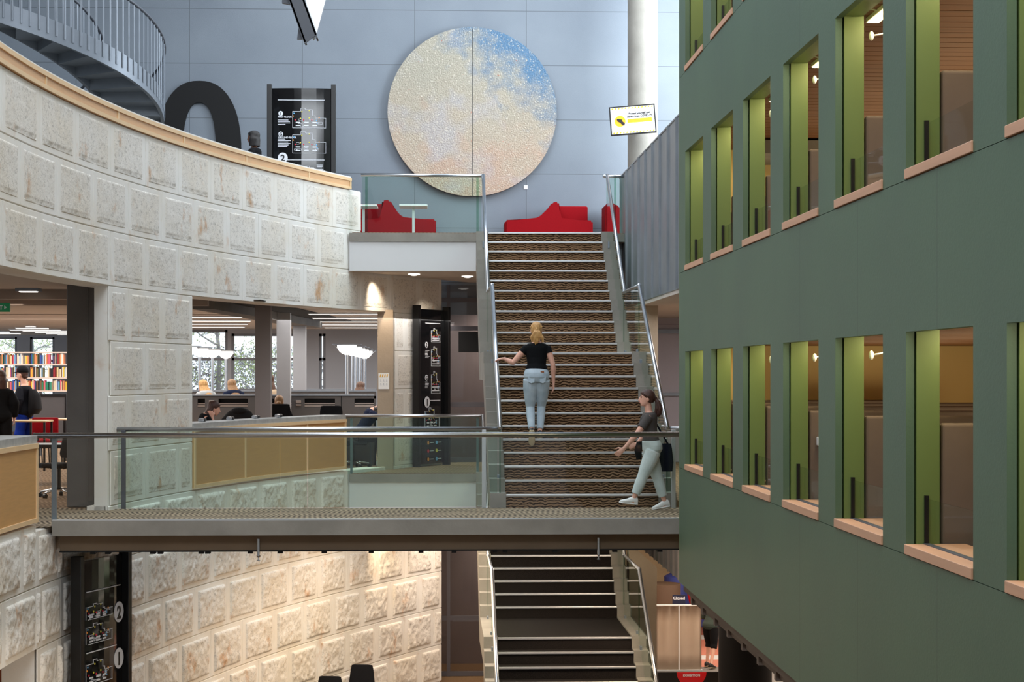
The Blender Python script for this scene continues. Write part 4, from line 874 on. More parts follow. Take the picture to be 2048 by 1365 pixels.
# chairs
def office_chair(lab, x, y, rz, h=.98, m='black_fabric', grp=None):
    c_ = thing('office_chair', lab, 'chair', (x, y, 0), rz, grp)
    q = MB(); q.box((-.24, -.23, .43), (.24, .23, .50), .03); q.build('seat', m, c_, local=True, smooth='auto')
    q = MB(); q.loft([((0, -.26, .56), (.19, 0, 0), (0, .035, 0)), ((0, -.28, .62), (.235, 0, 0), (0, .04, 0)), ((0, -.30, h-.1), (.21, 0, 0), (0, .035, 0)), ((0, -.31, h-.01), (.19, 0, 0), (0, .03, 0)), ((0, -.31, h), (.15, 0, 0), (0, .02, 0))], n=20); q.build('backrest', m, c_, local=True, smooth='auto')
    q = MB(); q.tube([(0, -.1, .42), (0, -.31, .45), (0, -.335, .7)], .02, 8); q.cyl((0, 0, .12), (0, 0, .43), .028, 12); q.build('stem', 'black', c_, local=True)
    for i in range(5):
        a = i*1.2566+.3; e = V((.29*math.cos(a), .29*math.sin(a), .075)); q = MB(); q.tube([(0, 0, .13), e], [.024, .014], 8); b_ = q.build('base_arm', 'chrome', c_, local=True, smooth=True)
        q = MB(); q.cyl(e+V((-.012*math.sin(a)*2, .012*math.cos(a)*2, -.042)), e+V((.024*math.sin(a), -.024*math.cos(a), -.042)), .032, 12); q.build('caster', 'black', b_, local=True)
    return c_
office_chair('black office chair at the right of the long desk, its back above the oak parapet', XY(662, 35.2), 35.2, R(4), 1.20)
office_chair('black high backed office chair with a person with a hair bun', XY(561, 34.75), 34.75, 0, 1.24)
office_chair('black office chair with a black jacket draped over it', XY(477, 33.4), 33.4, 0, 1.1)
office_chair('black office chair of the sleeping student in navy', XY(708, 35.6), 35.6, R(-80), 1.05)
office_chair('black office chair of the woman leaning on her hand', XY(386, 30.6), 30.6, R(-75), .9)
office_chair('dark office chair with chrome base behind the footbridge glass at the left', XY(118, 27.2), 27.2, R(150), .9)
oc = office_chair('black office chair with chrome casters beside the concrete column of the library opening', XY(705, 37.8), 37.8, R(160), .8)
mat('jacket', (20, 19, 20), .9, bump=.5, bs=30)
q = MB(); jx = XY(477, 33.1); dy = 33.12; q.loft([((jx, dy-.0, .80), (.36, 0, 0), (0, .13, 0)), ((jx, dy-.01, 1.0), (.30, 0, 0), (0, .13, 0)), ((jx+.02, dy-.02, 1.12), (.21, 0, 0), (0, .12, 0)), ((jx+.02, dy-.02, 1.19), (.12, 0, 0), (0, .09, 0))], n=24); q.ball((jx+.02, dy-.08, 1.14), (.15, .1, .07), 10)
tag(q.build('jacket', 'jacket', smooth=True), 'black puffy jacket hung over the back of an office chair', 'jacket')
# tables with red edge behind the parapet
for i, (x, Y, lab) in enumerate(((432, 31.3, 'white topped table near the woman leaning on her hand'),)):
    X_ = XY(x, Y); t_ = thing('study_table', lab, 'table', (X_, Y, 0)); q = MB(); q.box((X_-.55, Y-.35, .71), (X_+.55, Y+.35, .74), .005); q.build('table_top', 'white', t_)
    for sx in (-.5, .5):
        for sy in (-.3, .3): q = MB(); q.box((X_+sx-.02, Y+sy-.02, 0), (X_+sx+.02, Y+sy+.02, .71)); q.build('leg', 'grey_steel', t_)
for i, x in enumerate((418, 473, 523, 568)):
    u = arc_at(x)+.22; p = arc(u, 1.06, -.20); s = arc(u+.1, 1.06, -.20)-p; s.normalize(); f_ = thing('rail_fitting', ('first', 'second', 'third', 'fourth')[i]+' small steel fitting from the left lying on the concrete coping', 'fitting', p)
    q = MB(); q.cyl(p+V((0, 0, .03))-s*.1, p+V((0, 0, .03))+s*.0, .03, 14); q.build('roll', 'steel', f_, smooth='auto'); q = MB(); q.cyl(p+V((0, 0, .03))+s*.03, p+V((0, 0, .03))+s*.1, .028, 14); q.build('roll', 'black', f_, smooth='auto')
# poster on the column
p = P(767.5, 779, 34.74); po = thing('poster', 'white notice with yellow stripes taped to the concrete column', 'poster', (p.x, 34.735, p.z))
q = MB(); q.box((-.10, -.004, 0), (.10, 0, .30)); q.build('sheet', 'white', po, local=True); mat('stripe_yellow', (225, 170, 50), .6)
q = MB()
for i in range(4): x = -.08+i*.042; q.prism([(x, -.007, .225), (x+.02, -.007, .225), (x+.035, -.007, .28), (x+.015, -.007, .28)], (0, .002, 0))
q.build('stripes', 'stripe_yellow', po, local=True); q = MB()
for i in range(3):
    for j in range(2): q.ball((-.055+.055*i, -.006, .17-.07*j), (.009, .002, .012), 6); q.box((-.07+.055*i, -.006, .145-.07*j), (-.04+.055*i, -.004, .149-.07*j))
q.build('pictograms', 'ink_grey', po, local=True)
a, c = XY(917, 37.4), XY(962, 37.4); q = MB(); q.box((a, 37.36, zc(705, 37.4)), (c, 37.42, zc(664, 37.4)), .006); q.cyl(((a+c)/2, 37.42, zc(684, 37.4)), ((a+c)/2, 37.6, zc(684, 37.4)), .04, 10); tag(q.build('monitor', 'black_matt'), 'black monitor seen before the glazed doors, left of the stair', 'monitor')
# ---------------- bookcase ----------------
bx0, bx1, BY = XY(-40, 41), XY(190, 41), 41.0
bc = thing('bookcase', 'long library bookcase full of books beyond the man in the cap', 'bookcase', ((bx0+bx1)/2, BY+.15, 0)); mat('shelf_cream', (216, 196, 182), .5)
lev = [2.283, 2.013, 1.722, 1.434, 1.14]
for z in lev: q = MB(); q.box((bx0, BY, z-.03), (bx1, BY+.27, z)); q.build('shelf', 'shelf_cream', bc)
for x in (9, 78, 147): q = MB(); q.box((XY(x, BY)-.012, BY+.005, 0), (XY(x, BY)+.012, BY+.27, 2.28)); q.build('upright', 'grey_steel_dark', bc)
cols = {'dark red': (150, 30, 40), 'pink': (222, 96, 120), 'orange': (226, 140, 90), 'cream': (222, 204, 170), 'white': (226, 222, 216), 'blue': (50, 80, 160), 'light blue': (110, 160, 200), 'green': (30, 130, 100), 'black': (24, 24, 28), 'violet': (84, 60, 104), 'yellow': (236, 190, 50), 'brown': (120, 86, 60), 'olive': (110, 104, 60)}
for k_, v in cols.items(): mat('book_'+k_, v, .6)
rnd = random.Random(11); lab_sh = ['top', 'second', 'third']; kk = list(cols); bm0 = {}
for si, z in enumerate(lev[1:4]):
    x = XY(-8, BY)
    while x < XY(138, BY):
        if rnd.random() < .05: x += rnd.uniform(.03, .09)
        if any(abs(x-XY(d, BY)) < .03 for d in (9, 78)): x += .045
        w_ = rnd.choice((.016, .02, .026, .034)); h_ = rnd.uniform(.18, .235); c = rnd.choice(kk+['cream', 'white', 'black', 'orange', 'brown'])
        key = (c, w_)
        if key not in bm0:
            q = MB(); q.box((-w_/2, 0, 0), (w_/2, .17, .2)); o = q.build('book', 'book_'+c, None, base=False); bm0[key] = o.data
        else: o = bpy.data.objects.new('book', bm0[key]); COL.objects.link(o)
        o.location = (x+w_/2, BY+.02, z+.001); o.scale = (1, 1, h_/.2)
        if 0: o.rotation_euler = (0, R(rnd.uniform(3, 9)), 0); o.location.z += .002; x += .012
        tag(o, f'{c} spined book on the {lab_sh[si]} shelf of the library bookcase', 'book', f'{c} books on the {lab_sh[si]} shelf'); x += w_+.002
# study desks and red chairs at far left
def red_chair(lab, x, y, rz):
    c_ = thing('visitor_chair', lab, 'chair', (x, y, 0), rz); q = MB(); q.box((-.25, -.25, .42), (.25, .25, .50), .03); q.build('seat', 'red_fabric', c_, local=True, smooth='auto')
    q = MB(); q.box((-.25, -.29, .56), (.25, -.22, .96), .03); q.build('backrest', 'red_fabric', c_, local=True, smooth='auto')
    for sx in (-.22, .22):
        for sy in (-.24, .22): q = MB(); q.tube([(sx, sy, .45), (sx, sy*1.1, 0)], .014, 8); q.build('leg', 'black', c_, local=True)
        q = MB(); q.tube([(sx, -.24, .42), (sx, -.26, .7)], .012, 8); q.build('back_frame', 'black', c_, local=True)
red_chair('red visitor chair with its back to the hall, beyond the man in the cap', XY(94, 36), 36.1, 0); red_chair('red visitor chair facing sideways next to the other red chair', XY(66, 37.4), 37.5, R(-60))
for x, Y, w_, lab in ((75, 34.6, .9, 'timber topped desk with black frame near the red chairs'), (126, 36, .7, 'timber topped desk partly hidden by the dark column')):
    X_ = XY(x, Y)-.3; t_ = thing('study_table', lab, 'table', (X_, Y+.3, 0)); q = MB(); q.box((X_-w_/2, Y, .90), (X_+w_/2, Y+.7, .93), .004); q.build('table_top', 'wood_edge', t_)
    for sx in (-w_/2+.03, w_/2-.03):
        for sy in (.03, .67): q = MB(); q.box((X_+sx-.018, Y+sy-.018, 0), (X_+sx+.018, Y+sy+.018, .90)); q.build('leg', 'black', t_)
X0, X1 = XY(60, 38.5), XY(133, 38.5); pn = thing('desk_screen', 'dark grey desk screen with black frame below the bookcase', 'screen', ((X0+X1)/2, 38.5, 0)); q = MB(); q.box((X0+.02, 38.5, .3), (X1-.02, 38.54, 1.33)); q.build('panel', 'partition_grey', pn); q = MB(); q.box((X0, 38.48, 1.33), (X1, 38.56, 1.38)); q.box((X1-.03, 38.48, 0), (X1, 38.56, 1.33)); q.box((X0, 38.48, 0), (X0+.03, 38.56, 1.33)); q.build('frame', 'black', pn)
X_ = XY(95, 30); t_ = thing('study_table', 'black edged desk behind the left end of the footbridge glass', 'table', (X_, 30.4, 0)); q = MB(); q.box((X_-.9, 30, .60), (X_+.5, 30.8, .66), .004); q.build('table_top', 'black', t_)
for sx in (-.85, .45):
    for sy in (.03, .75): q = MB(); q.box((X_+sx-.02, 30+sy-.02, 0), (X_+sx+.02, 30+sy+.02, .60)); q.build('leg', 'black', t_)
# ---------------- ground floor bits ----------------
mat('banner', (206, 190, 172), .85, var=.06, vs=3, bump=.1, bs=6)
a, c = XY(1312, 37.9), XY(1403, 37.9); bn = thing('banner_stand', 'back of a beige pull-up banner with a centre pole, lower right', 'banner', ((a+c)/2, 37.9, -4.345)); zt = zc(1214, 37.9)
q = MB(); n = 18; rows = []
for i in range(n+1):
    x = a+(c-a)*i/n; wv = .015*math.sin(i*1.1); rows.append([q.bm.verts.new((x, 37.9+wv*k_, -4.30+(zt-.0*i+4.30)*k_/4)) for k_ in range(5)])
for p_, q_ in zip(rows, rows[1:]):
    for k_ in range(4): q.bm.faces.new((p_[k_], q_[k_], q_[k_+1], p_[k_+1]))
bmesh.ops.solidify(q.bm, geom=q.bm.faces[:], thickness=.006); q.build('fabric', 'banner', bn, smooth=True)
q = MB(); q.box((a-.02, 37.85, -4.344), (c+.02, 37.97, -4.29), .01); q.build('base', 'steel_light', bn); q = MB(); q.cyl(((a+c)/2, 37.86, -4.30), ((a+c)/2, 37.86, zt+.02), .012, 8); q.build('pole', 'white', bn); q = MB(); q.box((a-.01, 37.88, zt-.01), (c+.01, 37.92, zt+.02), .004); q.build('top_rail', 'white', bn)
a, c = XY(1304, 36.2), XY(1458, 36.2); zt = zc(1348, 36.2); es = thing('exhibition_board', 'black board with a red disc reading EXHIBITION at the bottom edge', 'sign', ((a+c)/2, 36.2, -4.345)); q = MB(); q.box((a, 36.2, -4.344), (c, 36.26, zt), .004); q.build('board', 'black', es)
X_ = XY(1383, 36.2); rr2 = 30*36.2/F; q = MB(); q.prism([(X_+rr2*math.cos(math.pi+math.pi*i/24), 36.19, zt+max(-.29, rr2*math.sin(math.pi+math.pi*i/24))) for i in range(25)], (0, .01, 0)); q.build('disc', 'red_plastic', es)
text('EXHIBITION', .062, 'white_ink', es, (X_-es.location.x, -.013, zt+4.345-.085), align='CENTER')
mat('brick_floor', (176, 108, 88), .7, var=.15, vs=20); mat('pale_band', (176, 176, 176), .7)
for i, (ya, yb, m_) in enumerate(((38.5, 39.5, 'brick_floor'), (39.5, 40.1, 'pale_band'), (40.1, 42.5, 'brick_floor'), (42.5, 43.2, 'pale_band'), (43.2, 46, 'brick_floor'), (36, 38.5, 'concrete_dark'))):
    q = MB(); q.box((3.9, ya, -4.345), (9, yb, -4.338)); struct(q, f'floor.{20+i:03d}', m_, ('red brick' if 'brick' in m_ else 'pale stone')+' band of the foyer floor')
mat('cream_stone', (206, 192, 156), .8, var=.1); q = MB(); q.box((3.7, 46, -4.345), (9, 46.2, -.2)); struct(q, 'wall_back.006', 'cream_stone', 'cream wall at the back of the foyer')
q = MB(); q.box((3.7, YW+.35, -4.345), (3.9, 46, -.2)); q.box((3.7, YW, -.3), (9, YW+.3, 0)); q.box((3.7, YW+.3, -1.0), (9, 46, -.9)); struct(q, 'wall_left.005', 'concrete_warm', 'foyer side wall and lintel')
mat('counter_brown', (92, 74, 58), .6); mat('kiosk_blue', (60, 74, 150), .5); mat('navy', (22, 28, 60), .5)
X_ = XY(1325, 42.5); q = MB(); q.lathe((X_, 42.5, -4.345), [(.42, 0), (.42, 1.3)], 32); tag(q.build('round_counter', 'counter_brown', smooth='auto'), 'brown rounded counter behind the beige banner', 'counter')
X_ = XY(1356, 43.6); q = MB(); q.lathe((X_, 43.6, -4.345), [(.33, 0), (.33, 1.35), (.2, 1.42)], 32); tag(q.build('kiosk', 'kiosk_blue', smooth='auto'), 'blue rounded kiosk behind the beige banner', 'kiosk')
X_ = XY(1358, 39.5); cs = thing('closed_sign', 'navy desk sign reading Closed above the beige banner', 'sign', (X_, 39.5, -4.345)); q = MB(); q.box((-.14, 0, 1.20), (.14, .02, 1.40), .004); q.box((-.02, 0, 0), (.02, .02, 1.2)); q.box((-.15, -.1, 0), (.15, .12, .01)); q.build('board', 'navy', cs, local=True); text('Closed', .09, 'white_ink', cs, (0, -.004, 1.30), align='CENTER')
X_ = XY(1391, 43); q = MB(); q.box((X_-.07, 43, -4.345), (X_+.07, 43.15, -1.0)); tag(struct(q, 'column.007', 'concrete_warm'), 'slim pinkish post in the foyer', 'column')
X_ = XY(1404, 44.5); q = MB(); q.box((X_-.1, 44.5, -4.338), (X_+.45, 44.8, -2.6), .03); tag(q.build('display_case', 'kiosk_blue'), 'bright blue display case at the back of the foyer', 'display')
X_ = XY(1384, 41.5); c_ = thing('visitor_chair', 'red chair whose back peeps over the beige banner', 'chair', (X_, 41.5, -4.338)); q = MB(); q.box((-.2, -.2, .60), (.2, .2, .68), .03); q.build('seat', 'red_fabric', c_, local=True); q = MB(); q.box((-.1, -.22, .75), (.1, -.16, 1.38), .03, rot=Matrix.Rotation(R(-14), 3, 'Y')); q.build('backrest', 'red_fabric', c_, local=True)
for sx in (-.16, .16):
    for sy in (-.16, .16): q = MB(); q.cyl((sx, sy, 0), (sx, sy, .62), .014, 8); q.build('leg', 'black', c_, local=True)
X_ = XY(1492, 34.5); q = MB(); q.lathe((X_, 34.6, -4.345), [(.50, 0), (.50, 1.75)], 40); tag(q.build('curtain_drum', 'black_matt', smooth='auto'), 'round black curtained booth under the green building', 'booth')
X_ = XY(1533, 38.2); q = MB(); q.lathe((X_, 38.2, -4.338), [(.09, 0), (.07, .5), (.08, 1.0)], 16); tag(q.build('glass_stand', 'glass_edge', smooth='auto'), 'clear glass pedestal right of the black booth', 'pedestal')
# left ground opening
mat('curtain_grey', (128, 122, 118), .8, var=.15, vs=8, stretch=(8, 8, .3)); mat('door_orange', (176, 84, 36), .5)
q = MB(); pts = [(XY(12, 23.5)+(XY(92, 23.5)-XY(12, 23.5))*i/40, 23.5+.03*math.sin(i*1.3)) for i in range(41)]; q.prism([(x, y, -4.34) for x, y in pts]+[(x, y+.03, -4.34) for x, y in reversed(pts)], (0, 0, 3.1)); tag(q.build('curtain', 'curtain_grey'), 'grey curtain in the ground floor opening at the lower left', 'curtain')
q = MB(); q.box((XY(-60, 23.2), 23.3, -4.34), (XY(13, 23.3), 23.36, -1.3)); tag(struct(q, 'door_3', 'door_orange'), 'orange timber door at the lower left corner', 'door')
q = MB(); q.box((-7, 24, -4.345), (-5.1, 24.1, -1.3)); struct(q, 'wall_left.006', 'concrete_dark', 'dark wall inside the ground floor opening')
for x, y, Y, lab in ((717, 1334, 32.9, 'black office chair against the lower sandstone wall, right of two'), (652, 1357, 31.6, 'black office chair against the lower sandstone wall, left of two')):
    o = office_chair(lab, XY(x, Y), Y, R(170), zc(y, Y)+4.345); o.location.z = -4.345
# ---------------- people ----------------
mat('skin', (226, 172, 150), .55, var=.06, vs=8); mat('skin_dark', (120, 80, 60), .55)
mat('eye_dark', (40, 28, 24), .3); mat('lip', (186, 104, 96), .5)
def hair_mat(n, c, c2): mat(n, c, .5, var=.4, vs=10, rgb2=c2, stretch=(9, 9, 1), bump=.5, bs=16)
hair_mat('hair_blonde', (222, 178, 116), (168, 118, 62)); hair_mat('hair_darkblonde', (170, 128, 84), (110, 78, 48)); hair_mat('hair_brown', (84, 50, 38), (44, 26, 22)); hair_mat('hair_black', (30, 24, 24), (14, 12, 12)); hair_mat('hair_mid', (120, 84, 62), (70, 46, 34))
def cloth(n, c, b=.35, c2=None, vs=5): mat(n, c, .85, var=.14, vs=vs, bump=b, bs=22, spec=.15, rgb2=c2)
cloth('tee_black', (17, 18, 21)); cloth('tee_grey', (84, 80, 78)); cloth('denim_pale', (190, 204, 214), .5, (164, 182, 196), 7); cloth('denim_mint', (214, 224, 222), .5, (188, 202, 200)); cloth('navy_cloth', (28, 36, 60)); cloth('jacket_dark', (22, 24, 32)); cloth('blue_shorts', (22, 52, 150)); cloth('coat_beige', (216, 190, 160)); cloth('pale_grey_cloth', (186, 190, 192)); cloth('hoodie_green', (62, 72, 66)); cloth('shorts_black', (20, 20, 22)); cloth('tote_navy', (26, 30, 44))
mat('shoe_white', (232, 232, 230), .5); mat('shoe_black', (24, 24, 26), .5); mat('sole_beige', (200, 184, 150), .7); mat('belt', (40, 32, 30), .5); mat('tan_patch', (150, 90, 54), .6)
def remesh(ob, vox, smooth=4):
    md = ob.modifiers.new('r', 'REMESH'); md.mode = 'VOXEL'; md.voxel_size = vox; md.use_smooth_shade = True
    ms = ob.modifiers.new('s', 'SMOOTH'); ms.iterations = smooth; ms.factor = .5
    dg = bpy.context.evaluated_depsgraph_get(); me = bpy.data.meshes.new_from_object(ob.evaluated_get(dg)); old = ob.data; mts = list(old.materials)
    ob.modifiers.clear(); ob.data = me; me.materials.clear()
    for m_ in mts: me.materials.append(m_)
    me.polygons.foreach_set('use_smooth', [True]*len(me.polygons)); return ob
TORSO = [(-.07, .105, .085, -.01), (0, .165, .112, -.02), (.06, .168, .112, -.02), (.13, .145, .10, -.005), (.21, .118, .085, .0), (.30, .128, .095, .01), (.38, .146, .11, .015), (.45, .160, .105, .005), (.49, .150, .085, -.005), (.52, .105, .06, -.01), (.55, .058, .052, -.005)]
class Figure:
    """local frame: x = the person's right, y = the way they face, z up"""
    def __init__(s, pel, neck, hipdir=(1, 0, 0), shdir=(1, 0, 0), k=1.0, head=None, headdir=(0, 1, 0)):
        s.pel, s.neck = V(pel), V(neck); s.hx, s.sx = V(hipdir).normalized(), V(shdir).normalized(); s.k = k
        s.L = (s.neck-s.pel).length; s.up = (s.neck-s.pel).normalized(); s.head = V(head) if head else s.neck+s.up*.19*k; s.hd = V(headdir).normalized()
    def torso(s, q, infl=0, lo=-1, hi=9, wk=1.0, lift=0):
        sts = []; L0 = .55
        for t, rx, ry, oy in TORSO:
            if t < lo-1e-6 or t > hi+1e-6: continue
            f = max(0, min(1, t/L0)); ax = s.hx.lerp(s.sx, f).normalized(); ay = s.up.cross(ax).normalized(); c = s.pel+s.up*(t/L0*s.L)+ay*oy*s.k
            sts.append((c, ax*(rx*wk*s.k+infl), ay*(ry*s.k+infl)))
        q.loft(sts, n=24)
    def sh(s, side): return s.neck-s.up*.105*s.k+s.sx*.158*side*s.k
    def hip(s, side): return s.pel+s.hx*.088*side*s.k+s.up*.0
def limb(q, pts, rad, n=14): q.tube(pts, rad, n)
def lerp_pts(a, b, c, ra, rb, rc, bulge=1.0):
    a, b, c = V(a), V(b), V(c); P_ = [a, a.lerp(b, .33), a.lerp(b, .72), b, b.lerp(c, .25), b.lerp(c, .6), c]
    return P_, [ra, ra*.3+ra*.66*bulge, (ra+rb)/2*1.0, rb, (rb*.95+.004)*bulge, (rb+rc)/2, rc]
def hand(q, w, d, pn, side, k=1.0, curl=.5, spread=.06):
    """w wrist, d pointing from wrist to knuckles, pn palm normal (palm side), side = direction towards the thumb"""
    w, d, pn, th = V(w), V(d).normalized(), V(pn).normalized(), V(side).normalized()
    q.loft([(w-d*.01, th*.026*k, pn*.02*k), (w+d*.03*k, th*.036*k, pn*.017*k), (w+d*.085*k, th*.041*k, pn*.014*k), (w+d*.095*k, th*.036*k, pn*.009*k)], n=12)
    for i, (o, L) in enumerate(((.031, .070), (.011, .078), (-.011, .072), (-.031, .057))):
        p = w+d*.085*k+th*o*k; a = 0; pts = [p-d*.02*k]; dd = (d+th*spread*(o/.03)).normalized()
        pts.append(p)
        for j, f in enumerate((.45, .32, .25)):
            a += curl*(.7+.1*i); v = dd*math.cos(a)+pn*math.sin(a); p = p+v*L*f*k; pts.append(p)
        q.tube(pts, [.0085*k, .009*k, .0085*k, .0078*k, .0062*k], 8)
    p = w+d*.025*k+th*.03*k; v1 = (th*.75+d*.65+pn*.25).normalized(); v2 = (th*.25+d*.9+pn*.45).normalized()
    q.tube([p-th*.012*k, p+v1*.035*k, p+v1*.035*k+v2*.03*k, p+v1*.035*k+v2*.052*k], [.013*k, .0115*k, .0098*k, .0075*k], 8)
def head_mesh(q, c, d, k=1.0, up=(0, 0, 1)):
    c, d, u = V(c), V(d).normalized(), V(up).normalized(); r = d.cross(u).normalized(); u = r.cross(d).normalized()
    M = lambda x, y, z: c+r*x*k+d*y*k+u*z*k
    sts = [(-.105, .030, .030, .052), (-.095, .043, .048, .035), (-.075, .055, .066, .022), (-.04, .064, .082, .008), (0, .071, .093, -.002), (.04, .074, .097, -.008), (.08, .062, .084, -.01), (.105, .036, .05, -.012), (.115, .012, .016, -.012)]
    q.loft([(M(0, oy, z), r*rx*k, d*ry*k) for z, rx, ry, oy in sts], n=24)
    q.tube([M(0, .088, .022), M(0, .098, -.006), M(0, .110, -.026), M(0, .092, -.036)], [.008*k, .011*k, .015*k, .010*k], 10)
    q.tube([M(-.02, .086, -.055), M(0, .094, -.056), M(.02, .086, -.055)], [.006*k, .009*k, .006*k], 8)
    for s in (-1, 1):
        q.ball(M(s*.075, -.008, -.012), (.012*k, .02*k, .03*k), 6); q.tube([M(s*.012, .088, .028), M(s*.03, .086, .034), M(s*.048, .074, .028)], .007*k, 8)
    return M
def face_bits(root, M, k=1.0, local=True):
    for s in (-1, 1):
        q = MB(); q.ball(M(s*.031, .082, .012), (.011*k, .009*k, .0065*k), 8); q.build('eye', 'eye_dark', root, local=local, smooth=True)
        q = MB(); q.tube([M(s*.014, .091, .034), M(s*.032, .089, .040), M(s*.050, .077, .034)], .0035*k, 6); q.build('eyebrow', 'eye_dark', root, local=local, smooth=True)
    q = MB(); q.tube([M(-.022, .0895, -.056), M(0, .1005, -.055), M(.022, .0895, -.056)], [.003*k, .0055*k, .003*k], 8); q.build('lips', 'lip', root, local=local, smooth=True)
def neckpart(q, f): q.tube([f.neck-f.up*.05*f.k, f.neck.lerp(f.head, .35), f.head-V((0, 0, .03))], [.056*f.k, .050*f.k, .052*f.k], 14)
def shoe(root, ank, toe, m, k=1.0, sole='shoe_white', up=None):
    """ank ankle, toe tip of the toes"""
    a, t = V(ank), V(toe); d = (t-a); d2 = V((d.x, d.y, 0)).normalized() if abs(d.x)+abs(d.y) > .05 else V((0, 1, 0)); r = d2.cross(V((0, 0, 1))).normalized()
    ax = (t-(a+V((0, 0, -.065*k)))).normalized(); n = r.cross(ax).normalized(); b = a-n*.07*k-ax*.065*k; L = .255*k
    q = MB(); S_ = [(0, .026, .034), (.06, .035, .050), (.25, .037, .056), (.42, .039, .045), (.62, .044, .032), (.82, .043, .025), (.95, .03, .018), (1.0, .012, .010)]
    q.loft([(b+ax*L*t_+n*(h*1.0), r*w_*k, n*h*k) for t_, w_, h in S_], n=18); o = q.build('shoe', m, root, local=True, smooth=True)
    q = MB(); q.loft([(b+ax*L*t_+n*.006, r*(w_+.003)*k, n*.012*k) for t_, w_, h in S_], n=18); part(q.build('sole', sole, o, local=True, smooth=True), 'paler sole'); 
    q = MB()
    for i in range(3): c_ = b+ax*L*(.36+.11*i)+n*(.088-.016*i)*k; q.tube([c_-r*.02*k, c_+r*.02*k], .0035*k, 6)
    q.build('laces', sole, o, local=True)
def person(label, loc, rz, f, arms, legs, top, bottom, hair, skin='skin', sleeve=.45, vox=.008, extras=None, shoes=('shoe_white', 'shoe_white'), topr=(-.02, .52), face=True, shade=0, pant_end=.9, legw=1.0, grp=None, toes=None, sl_r=.055, name='person', hw=0):
    """arms: {side: (elbow, wrist, handdir, palm, thumb, curl)}; legs: {side: (knee, ankle, toe)}"""
    root = thing(name, label, 'person', loc, rz, grp); k = f.k
    q = MB(); f.torso(q, -.012); neckpart(q, f); M = head_mesh(q, f.head, f.hd, k)
    for s, (el, wr, hd, pn, th, cu) in arms.items():
        sh = f.sh(s); pts, rad = lerp_pts(sh, el, wr, .048*k, .036*k, .024*k, 1.08); limb(q, pts, rad); q.ball(sh, .05*k, 8); hand(q, wr, hd, pn, th, k, cu)
    for s, (kn, an, to) in legs.items():
        pts, rad = lerp_pts(f.hip(s), kn, an, .078*k, .046*k, .032*k, 1.1); limb(q, pts, rad)
        a, t = V(an), V(to); q.tube([a+V((0, 0, .02)), a-V((0, 0, .035*k)), (a-V((0, 0, .05*k))).lerp(t, .5), a.lerp(t, .85)-V((0, 0, .01))], [.032*k, .036*k, .028*k, .018*k], 10)
    body = q.build('body', skin, root, local=True); remesh(body, vox, 2)
    if face: face_bits(root, M, k)
    if top:
        q = MB(); f.torso(q, .014*k, topr[0], topr[1], 1.02)
        for s, (el, wr, *_) in arms.items():
            sh = f.sh(s); el, wr = V(el), V(wr)
            q.tube([sh-f.sx*s*.06*k+f.up*.005, sh, sh.lerp(el, .5)], [.055*k, .064*k, .057*k], 14) if sleeve >= .4 else q.tube([sh-f.sx*s*.05*k, sh, sh.lerp(el, sleeve)], [.055*k, .060*k, .058*k], 14)
            if sleeve >= .4: q.tube([sh, sh.lerp(el, min(1, sleeve*1.0))], [.062*k, sl_r*k*1.05], 14)
            if sleeve > 1: q.ball(el, sl_r*k*.95, 8); q.tube([el, el.lerp(wr, sleeve-1)], [sl_r*k*.95, sl_r*k*.75], 14)
        o = q.build('top', top, root, local=True); remesh(o, vox, 3)
    if bottom:
        q = MB(); f.torso(q, .010*k+hw, -.08, .15, 1.0)
        for s, (kn, an, to) in legs.items():
            hp, kn, an = f.hip(s), V(kn), V(an); P_, R_ = lerp_pts(hp-f.up*.02, kn, an, .098*k+hw, .060*k*legw+hw*.3, .046*k*legw, 1.06)
            if pant_end < 1: e = kn.lerp(an, (pant_end-.5)*2) if pant_end > .5 else hp.lerp(kn, pant_end*2); P_ = P_[:4]+([kn.lerp(e, .4), e] if pant_end > .5 else []); R_ = R_[:4]+([.062*k*legw, (.062+(.046-.062)*(pant_end-.5)*2)*k*legw] if pant_end > .5 else []); 
            if pant_end <= .5: P_[3] = e; P_[2] = P_[1].lerp(e, .6); R_[3] = .078*k*legw
            q.tube(P_, R_, 16)
        o = q.build('trousers' if pant_end > .5 else 'shorts', bottom, root, local=True); remesh(o, vox, 3)
    if shoes:
        for (s, (kn, an, to)), m_ in zip(legs.items(), shoes): shoe(root, an, to, m_, k, 'shoe_white' if m_ != 'shoe_black' else 'sole_beige')
    if hair: 
        q = MB(); hair(q, M, f); o = q.build('hair', hair.mat, root, local=True); remesh(o, max(.006, vox*.8), 2)
    if extras: extras(root, f, M)
    return root
def hair_fn(m):
    def deco(fn): fn.mat = m; return fn
    return deco
def cap_hair(q, M, front=.06, back=-.05, vol=1.0):
    r = (M(1, 0, 0)-M(0, 0, 0)); d = (M(0, 1, 0)-M(0, 0, 0)); u = (M(0, 0, 1)-M(0, 0, 0))
    S_ = [(-.06, .055, .045, -.045), (-.03, .073, .065, -.036), (.0, .080, .078, -.030), (.04, .083, .096, -.018), (.08, .073, .096, -.010), (.108, .050, .066, -.012), (.124, .022, .03, -.014)]
    q.loft([(M(0, oy, z), r*rx*vol, d*ry*vol) for z, rx, ry, oy in S_], n=24)
